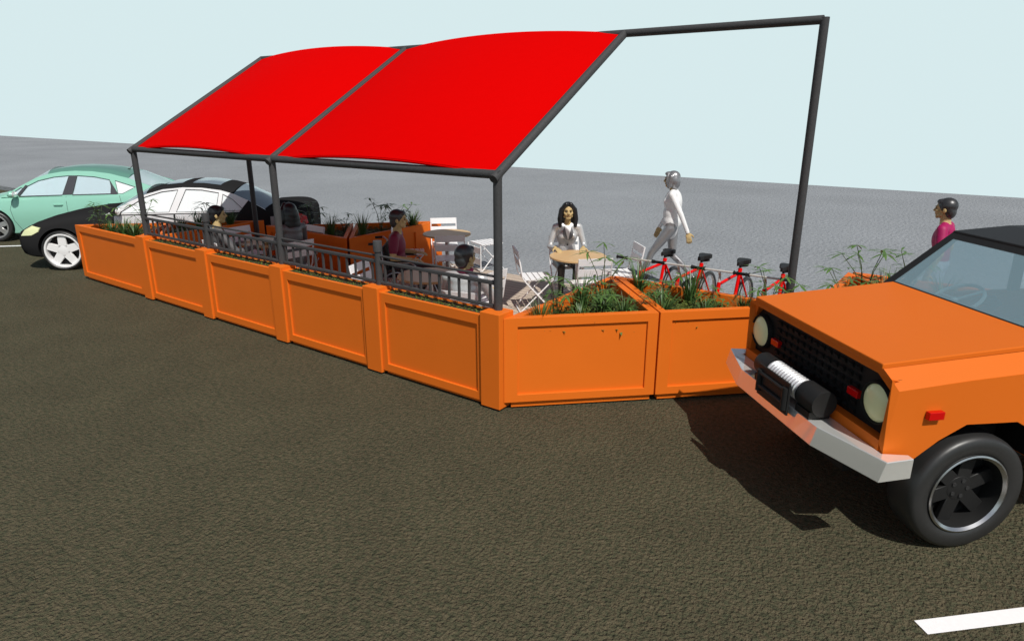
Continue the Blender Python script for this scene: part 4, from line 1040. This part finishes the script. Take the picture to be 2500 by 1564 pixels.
def basis(fwd,up):
    f=V(fwd).normalized(); u=V(up); u=(u-f*u.dot(f)).normalized(); r=f.cross(u)
    return Matrix((r,f,u)).transposed()
def person(label,x,y,z,face,J,sex,cl,hair,scale=1.0,head_yaw=0,head_pitch=0,group=None):
    """local frame: +y is the way the body faces. J: joints. cl: clothing tags -> material keys"""
    root_rz=math.atan2(-face[0],face[1])
    f=Fig(); female=sex=='f'
    pel=V(J['pelvis']); chest=V(J['chest']); neck=V(J['neck']); hd=V(J['head'])
    up=(chest-pel).normalized(); fw=V((0,1,0)); B=basis(fw-up*fw.dot(up),up); R_,F_,U_=B.col[0],B.col[1],B.col[2]
    top,bot='top','bottom'
    hipw=.105 if not female else .10; shw=.178 if not female else .158
    f.ell(pel+U_*.02,(.165 if not female else .168,.118,.12),B,bot)
    ab=pel.lerp(chest,.5)
    jk=cl.get('hem',.0)
    f.ell(ab-U_*(.02+jk),((.148 if not female else .128),.108 if not female else .10,.15+jk),B,top)
    if jk>.05: f.ell(pel+U_*.045,(.166,.134,.15),B,top); f.ell(ab,(.156,.130,.20),B,top); f.ell(chest,(.150,.122,.19),B,top)
    f.ell(chest,(.165 if not female else .142,.112 if not female else .102,.17),B,top)
    f.ell(chest+U_*.10-F_*.01,(.15 if not female else .13,.09,.08),B,top)
    if female:
        for sx in (-1,1): f.ell(chest+R_*sx*.066+F_*.075+U_*.015,(.058,.055,.06),B,top)
    SH={}
    for sx,k in ((-1,'l'),(1,'r')):
        sh=V(J.get('sh'+k,chest+R_*sx*shw+U_*.125)); SH[k]=sh
        f.cap(chest+R_*sx*.07+U_*.135,.062,sh,.060 if not female else .052,top)
        el=V(J['el'+k]); wr=V(J['wr'+k]); ra=.052 if not female else .043
        if cl['sleeve']=='short':
            mid=sh.lerp(el,.62); f.cap(sh,ra+.010,mid,ra+.009,top); f.cap(mid,ra-.006,el,ra-.012,'skin'); f.cap(el,.041,wr,.028,'skin')
        else:
            f.cap(sh,ra+.006,el,ra-.004,top); f.cap(el,ra-.004,wr.lerp(el,.10),.036 if not female else .032,top); f.cap(wr.lerp(el,.1),.028,wr,.026,'skin')
            if cl.get('cuff'): f.cap(wr.lerp(el,.085),.034,wr.lerp(el,.06),.034,'cuff')
        # hand: palm, four bent fingers of unequal length, thumb leaving the side of the palm
        hf=V(J['hf'+k]).normalized(); pn=V(J['pn'+k]); pn=(pn-hf*pn.dot(hf)).normalized(); side=hf.cross(pn)*(1 if k=='r' else -1)
        HB=Matrix((side,hf,pn)).transposed(); curl=J.get('curl',.35)
        f.ell(wr+hf*.05,(.040,.052,.016),HB,'skin')
        for i,(o,L) in enumerate(((-.030,.074),(-.010,.084),(.010,.080),(.029,.064))):
            # index first: index lies next to the thumb (negative side)
            p0=wr+hf*.085+side*o; d1=(hf*math.cos(curl*.7)+pn*math.sin(curl*.7)+side*o*2.2).normalized(); d2=(hf*math.cos(curl*1.9)+pn*math.sin(curl*1.9)+side*o*1.5).normalized()
            p1=p0+d1*L*.5; p2=p1+d2*L*.5; f.cap(p0,.0095,p1,.009,'skin'); f.cap(p1,.009,p2,.0075,'skin')
        t0=wr+hf*.03-side*.033; t1=t0+(hf*.75-side*.75+pn*.3).normalized()*.04; t2=t1+(hf*.95-side*.25+pn*.3).normalized()*.032
        f.cap(t0,.014,t1,.011,'skin'); f.cap(t1,.011,t2,.0085,'skin')
        hp=V(J['hip'+k]); kn=V(J['kn'+k]); an=V(J['an'+k]); td=V(J['toe'+k]).normalized()
        f.cap(hp,.092 if not female else .088,hp.lerp(kn,.5),.077 if not female else .072,bot); f.cap(hp.lerp(kn,.5),.077 if not female else .072,kn,.060 if not female else .055,bot)
        cf=kn.lerp(an,.35); back=(V((0,-1,0))*.012)
        f.cap(kn,.058 if not female else .053,cf+back,.055 if not female else .049,cl.get('shin',bot)); f.cap(cf+back,.055 if not female else .049,an,.042 if not female else .034,cl.get('shin',bot))
        dn=V((0,0,-1)); heel=an-td*.05+dn*.045; ball=an+td*.12+dn*.055; toe=an+td*.175+dn*.058
        f.cap(an+dn*.01,.040,heel,.032,'shoe'); f.cap(heel+td*.02,.034,ball,.034,'shoe'); f.cap(ball,.036,toe,.024,'shoe'); f.cap(an+dn*.012,.038,ball+V((0,0,.012)),.030,'shoe')
    # neck and head
    Hq=Euler((head_pitch,0,head_yaw)).to_matrix(); HB=Hq
    r,fd,u=HB.col[0],HB.col[1],HB.col[2]
    P=lambda a,b_,c: hd+r*a+fd*b_+u*c
    f.cap(neck-V((0,0,.03)),.058 if not female else .048,P(0,-.018,-.055),.053 if not female else .043,'skin')
    k=1.0 if not female else .94
    f.ell(P(0,-.008,.028),(.076*k,.096*k,.094*k),HB,'skin')
    f.ell(P(0,.024,-.030),(.060*k,.068*k,.075*k),HB,'skin')
    f.cap(P(-.018*k,.060*k,-.085*k),.022*k,P(.018*k,.060*k,-.085*k),.022*k,'skin')
    f.cap(P(-.042*k,.026*k,-.062*k),.027*k,P(.042*k,.026*k,-.062*k),.027*k,'skin')
    f.cap(P(0,.084*k,.022),.008,P(0,.106*k,-.018),.012,'skin'); f.cap(P(-.011,.094*k,-.022),.009,P(.011,.094*k,-.022),.009,'skin')
    f.cap(P(-.034,.078*k,.028),.013,P(.034,.078*k,.028),.013,'skin')
    f.cap(P(-.045,.062*k,-.012),.020,P(-.03,.066*k,-.03),.02,'skin'); f.cap(P(.045,.062*k,-.012),.020,P(.03,.066*k,-.03),.02,'skin')
    f.cap(P(-.019,.085*k,-.050),.0075,P(.019,.085*k,-.050),.0075,'lip')
    for sx in (-1,1): f.ell(P(sx*.078*k,-.012,-.004),(.012,.021,.034),HB,'skin')
    mats=[('skin','skin'),('top',cl['top']),('bottom',cl['bottom']),('shoe','shoe'),('lip','lip')]
    if cl.get('cuff'): mats.append(('cuff',cl['cuff']))
    if cl.get('shin') and cl['shin']!='bottom': mats.append(('shin',cl['shin_mat']))
    o=f.fuse('person',None,mats)
    o.location=(x,y,z); o.rotation_euler=(0,0,root_rz); o.scale=(scale*1.03,scale*1.03,scale)
    tag(o,label,'person',group)
    for sx in (-1,1):
        b=MB(); b.ell(P(sx*.031*k,.082*k,.008),(.013,.0075,.0075),HB,12,8); b.build('eye',M['eye'],o)
        b=MB(); b.tube([P(sx*.014,.094*k,.030),P(sx*.032,.092*k,.034),P(sx*.048,.080*k,.028)],.0035,6); b.build('eyebrow',M['hair'],o)
    # hair
    h=Fig(); hm=hair[1]
    h.ell(P(0,-.024,.046),(.092*k,.102*k,.093*k),HB,'h')
    if hair[0]=='short':
        h.ell(P(0,-.060,-.022),(.080*k,.058*k,.085*k),HB,'h'); h.ell(P(0,.040,.088*k),(.066*k,.052,.032),HB,'h')
        for sx in (-1,1): h.cap(P(sx*.074*k,.012,.03),.014,P(sx*.076*k,.012,-.008),.008,'h'); h.ell(P(sx*.058*k,-.045,.005),(.026,.045,.055),HB,'h')
    elif hair[0]=='bob':
        h.ell(P(0,-.045,-.01),(.096,.080,.125),HB,'h'); h.cap(P(-.075,-.005,.05),.034,P(-.082,.018,-.088),.026,'h'); h.cap(P(.075,-.005,.05),.034,P(.082,.018,-.088),.026,'h'); h.ell(P(0,.045,.088),(.07,.05,.03),HB,'h')
        h.cap(P(-.072,.045,.055),.020,P(-.080,.05,-.05),.014,'h'); h.cap(P(.072,.045,.055),.020,P(.080,.05,-.05),.014,'h')
    elif hair[0]=='long':
        h.ell(P(0,-.05,-.03),(.104,.078,.13),HB,'h'); h.ell(P(0,-.060,-.09),(.110,.066,.14),HB,'h'); h.ell(P(0,-.070,-.16),(.112,.056,.14),HB,'h'); 
        for sx in (-1,1):
            h.cap(P(sx*.030,.050,.104),.032,P(sx*.086,.018,.03),.034,'h'); h.cap(P(sx*.086,.018,.03),.036,P(sx*.106,.008,-.10),.036,'h'); h.cap(P(sx*.106,.008,-.10),.036,P(sx*.102,.020,-.195),.024,'h')
    h.fuse('hair',o,[('h',hm)],.006,12)
    return o,B,P,chest,neck
def shirt_v(o,B,chest,female,matk,w=.055,top=.175,bot=-.03,lap=True):
    """shirt front inside an open jacket, with collar points and lapels"""
    R_,F_,U_=B.col[0],B.col[1],B.col[2]; d=.118 if not female else .128
    def Q(a,c,e=0): 
        yy=d*(1-.55*((c+.02)/.2)**2 if c>-.02 else 1)-a*a*3.0
        return chest+R_*a+U_*c+F_*(yy+e)
    b=MB(); n=8; vs=[]
    for i in range(n+1):
        t=i/n; c=bot+(top-bot)*t
        for j in range(5): a=w*(.06+.94*t)*(-1+2*j/4); vs.append(Q(a,c,.004))
    b.add(vs,[(i*5+j,i*5+j+1,i*5+j+6,i*5+j+5) for i in range(n) for j in range(4)],True); b.build('shirt',M[matk],o,sharp=0)
    if lap:
        for sx in (-1,1):
            b=MB(); vs=[]
            for i in range(n+1):
                t=i/n; c=bot+(top-bot)*t; a0=w*(.06+.94*t); ww=.045*math.sin(PI*min(1,t*1.05)**.8)*(1 if t<.8 else .8)+.003
                vs+=[Q(sx*a0,c,.010),Q(sx*(a0+ww),c-.012,.012)]
            b.add(vs,[(2*i,2*i+1,2*i+3,2*i+2) for i in range(n)],True); b.build('lapel',M['grey_cloth'],o,sharp=0)
def seated(**k):
    J=dict(pelvis=(0,-.05,.54),chest=(0,-.06,.86),neck=(0,-.05,1.055),head=(0,-.02,1.195),
      hipl=(-.10,-.02,.50),hipr=(.10,-.02,.50),knl=(-.12,.42,.50),knr=(.12,.42,.50),anl=(-.12,.42,.09),anr=(.12,.42,.09),toel=(-.1,1,0),toer=(.1,1,0),
      ell=(-.25,.02,.72),elr=(.25,.02,.72),wrl=(-.17,.27,.76),wrr=(.17,.27,.76),hfl=(.15,1,-.05),hfr=(-.15,1,-.05),pnl=(0,0,-1),pnr=(0,0,-1))
    J.update(k); return J
SUIT=dict(top='grey_cloth',bottom='grey_cloth',sleeve='long',hem=.03)
# left seated man: leaning back, forearm along the table
o,B,P,ch,nk=person('man in a grey suit seated at the left table, facing away from the street',-5.14,.57,.13,(.30,.95),
  seated(chest=(0,-.12,.85),neck=(0,-.13,1.045),head=(.0,-.10,1.185),elr=(.27,.02,.70),wrr=(.20,.28,.74),ell=(-.27,.0,.68),wrl=(-.18,.24,.74)),'m',SUIT,('short','hair'),head_yaw=math.radians(-20))
shirt_v(o,B,ch,False,'maroon',.04)
# long haired woman, back to the viewer
person('long haired woman in a dark top seated with her back to the street',-4.46,1.09,.15,(-1,.12),
  seated(ell=(-.24,.06,.72),wrl=(-.14,.32,.75),elr=(.24,.06,.72),wrr=(.15,.32,.75)),'f',dict(top='grey_cloth',bottom='grey_cloth',sleeve='long'),('long','hair'))
# man in the wheelchair
fx,fy=.80,.60
person('man in a maroon short sleeved shirt sitting in the wheelchair',WC[0],WC[1],.13,(fx,fy),
  seated(pelvis=(0,-.06,.56),knl=(-.12,.40,.52),knr=(.12,.40,.52),anl=(-.12,.50,.19),anr=(.12,.50,.19),elr=(.245,-.08,.74),wrr=(.235,.14,.72),ell=(-.245,-.08,.74),wrl=(-.235,.14,.72)),'m',dict(top='maroon',bottom='dark_cloth',sleeve='short'),('short','hair_grey'))
# man in the grey suit by the railing, back to the viewer
o,B,P,ch,nk=person('man in a silver grey suit seated at the front railing, back to the street',-.82,.53,.12,(-.35,.94),
  seated(chest=(0,-.05,.83),neck=(0,-.02,1.02),head=(0,.0,1.155),elr=(.27,.08,.68),ell=(-.27,.08,.68)),'m',dict(top='satin',bottom='satin',sleeve='long',hem=.03),('short','hair_grey'),head_yaw=math.radians(-28))
b=MB(); b.tube([nk+V((.068*math.cos(2*PI*k/20),-.004+.066*math.sin(2*PI*k/20),.012)) for k in range(20)],.016,8,closed=True); b.build('collar',M['magenta'],o)
# woman facing the viewer, hands on the table
o,B,P,ch,nk=person('woman in a silver suit jacket and white shirt seated facing the street',-1.42,3.42,.15,(.62,-.78),
  seated(pelvis=(0,.02,.54),chest=(0,.05,.865),neck=(0,.07,1.06),head=(0,.10,1.205),knl=(-.09,.46,.50),anl=(-.07,.40,.09),knr=(.11,.44,.50),anr=(.10,.36,.09),
   ell=(-.235,.09,.72),wrl=(-.185,.34,.752),hfl=(.25,1,-.10),pnl=(0,-.1,-1),elr=(.235,.09,.72),wrr=(.185,.34,.752),hfr=(-.35,1,-.10),pnr=(0,-.1,-1),curl=.18),'f',dict(top='satin',bottom='dark_cloth',sleeve='long',hem=.02),('long','hair'))
shirt_v(o,B,ch,True,'white_cloth',.05,.165,-.02)
b=MB(); b.ell(ch+B.col[1]*.100-B.col[2]*.10,(.011,.007,.011)); b.build('button',M['black'],o)
# walking woman
o,B,P,ch,nk=person('woman in a white jacket and silver trousers walking past the bicycles',-.44,4.76,.12,(-.97,-.25),
  dict(pelvis=(0,0,.95),chest=(0,.0,1.25),neck=(0,.015,1.43),head=(0,.045,1.565),hipl=(-.085,0,.90),hipr=(.085,0,.90),
   knr=(.085,-.02,.49),anr=(.09,-.34,.17),toer=(0,.9,-.45),knl=(-.09,.24,.53),anl=(-.09,.42,.095),toel=(0,1,.05),
   ell=(-.195,-.14,1.12),wrl=(-.20,-.25,.87),hfl=(0,-.25,-1),pnl=(.8,.3,0),elr=(.21,.08,1.10),wrr=(.20,.20,.86),hfr=(0,.3,-1),pnr=(-1,0,0),curl=.30),'f',dict(top='white_cloth',bottom='trouser_satin',sleeve='long',hem=.10,cuff='white_cloth'),('bob','hair_sheen'),1.02)
shirt_v(o,B,ch,True,'satin',.035,.15,.0,False)
# standing man behind the truck
person('man in a magenta shirt standing behind the planters beyond the truck',2.95,4.32,.12,(-.98,.10),
  dict(pelvis=(0,0,.93),chest=(0,-.01,1.25),neck=(0,-.005,1.44),head=(0,.025,1.585),hipl=(-.095,0,.90),hipr=(.095,0,.90),knl=(-.10,.03,.49),knr=(.10,.02,.49),anl=(-.10,-.01,.09),anr=(.10,.0,.09),toel=(-.15,1,0),toer=(.15,1,0),
   ell=(-.26,-.05,1.11),elr=(.26,-.05,1.11),wrl=(-.255,.03,.87),wrr=(.255,.03,.87),hfl=(.05,.15,-1),hfr=(-.05,.15,-1),pnl=(1,0,0),pnr=(-1,0,0)),'m',dict(top='magenta',bottom='pale_denim',sleeve='short',hem=.04),('short','hair_grey'),.955)

# ---------------------------------------------------------------- light, sky, camera
EXPK=1.25
w=bpy.data.worlds.new('World'); scn.world=w; w.use_nodes=True; nt=w.node_tree
bg=nt.nodes['Background']; out=nt.nodes['World Output']
SUNV=V((.64,-.375,1.0)).normalized(); elev=math.asin(SUNV.z); az=math.atan2(SUNV.x,SUNV.y)
sky=nt.nodes.new('ShaderNodeTexSky'); sky.sky_type='NISHITA'; sky.sun_disc=False; sky.sun_elevation=elev; sky.sun_rotation=az
hs=nt.nodes.new('ShaderNodeHueSaturation'); hs.inputs['Saturation'].default_value=.6; nt.links.new(sky.outputs[0],hs.inputs['Color']); nt.links.new(hs.outputs[0],bg.inputs['Color']); bg.inputs['Strength'].default_value=.075
bg2=nt.nodes.new('ShaderNodeBackground'); bg2.inputs['Color'].default_value=(.68,.825,.845,1); bg2.inputs['Strength'].default_value=1.0*EXPK
tc=nt.nodes.new('ShaderNodeTexCoord'); sx=nt.nodes.new('ShaderNodeSeparateXYZ'); nt.links.new(tc.outputs['Generated'],sx.inputs[0])
mr=nt.nodes.new('ShaderNodeMapRange'); mr.interpolation_type='SMOOTHSTEP'; mr.inputs[1].default_value=.145; mr.inputs[2].default_value=.20; nt.links.new(sx.outputs['Z'],mr.inputs[0])
mx=nt.nodes.new('ShaderNodeMixShader'); nt.links.new(mr.outputs[0],mx.inputs[0]); nt.links.new(bg2.outputs[0],mx.inputs[1]); nt.links.new(bg.outputs[0],mx.inputs[2]); nt.links.new(mx.outputs[0],out.inputs['Surface'])
sl_=bpy.data.lights.new('sun','SUN'); sl_.energy=5.0; sl_.angle=math.radians(.5); sl_.color=(1,.965,.90)
so=bpy.data.objects.new('sun',sl_); COL.objects.link(so); so.location=(10,-10,20); so.rotation_euler=(-SUNV).to_track_quat('-Z','Y').to_euler()
cam=bpy.data.cameras.new('camera'); co=bpy.data.objects.new('camera',cam); COL.objects.link(co)
cam.sensor_fit='HORIZONTAL'; cam.sensor_width=36; cam.lens=36*1636.5/2500; cam.clip_start=.05; cam.clip_end=2000
co.location=(3.463,-4.526,2.70)
p_,y_=math.radians(17.538),math.radians(-36.254)
F=V((math.sin(y_)*math.cos(p_),math.cos(y_)*math.cos(p_),-math.sin(p_)))
co.rotation_euler=F.to_track_quat('-Z','Y').to_euler()
scn.camera=co
scn.view_settings.view_transform='Standard'; scn.view_settings.look='None'; scn.view_settings.exposure=math.log2(1/EXPK); scn.view_settings.gamma=1
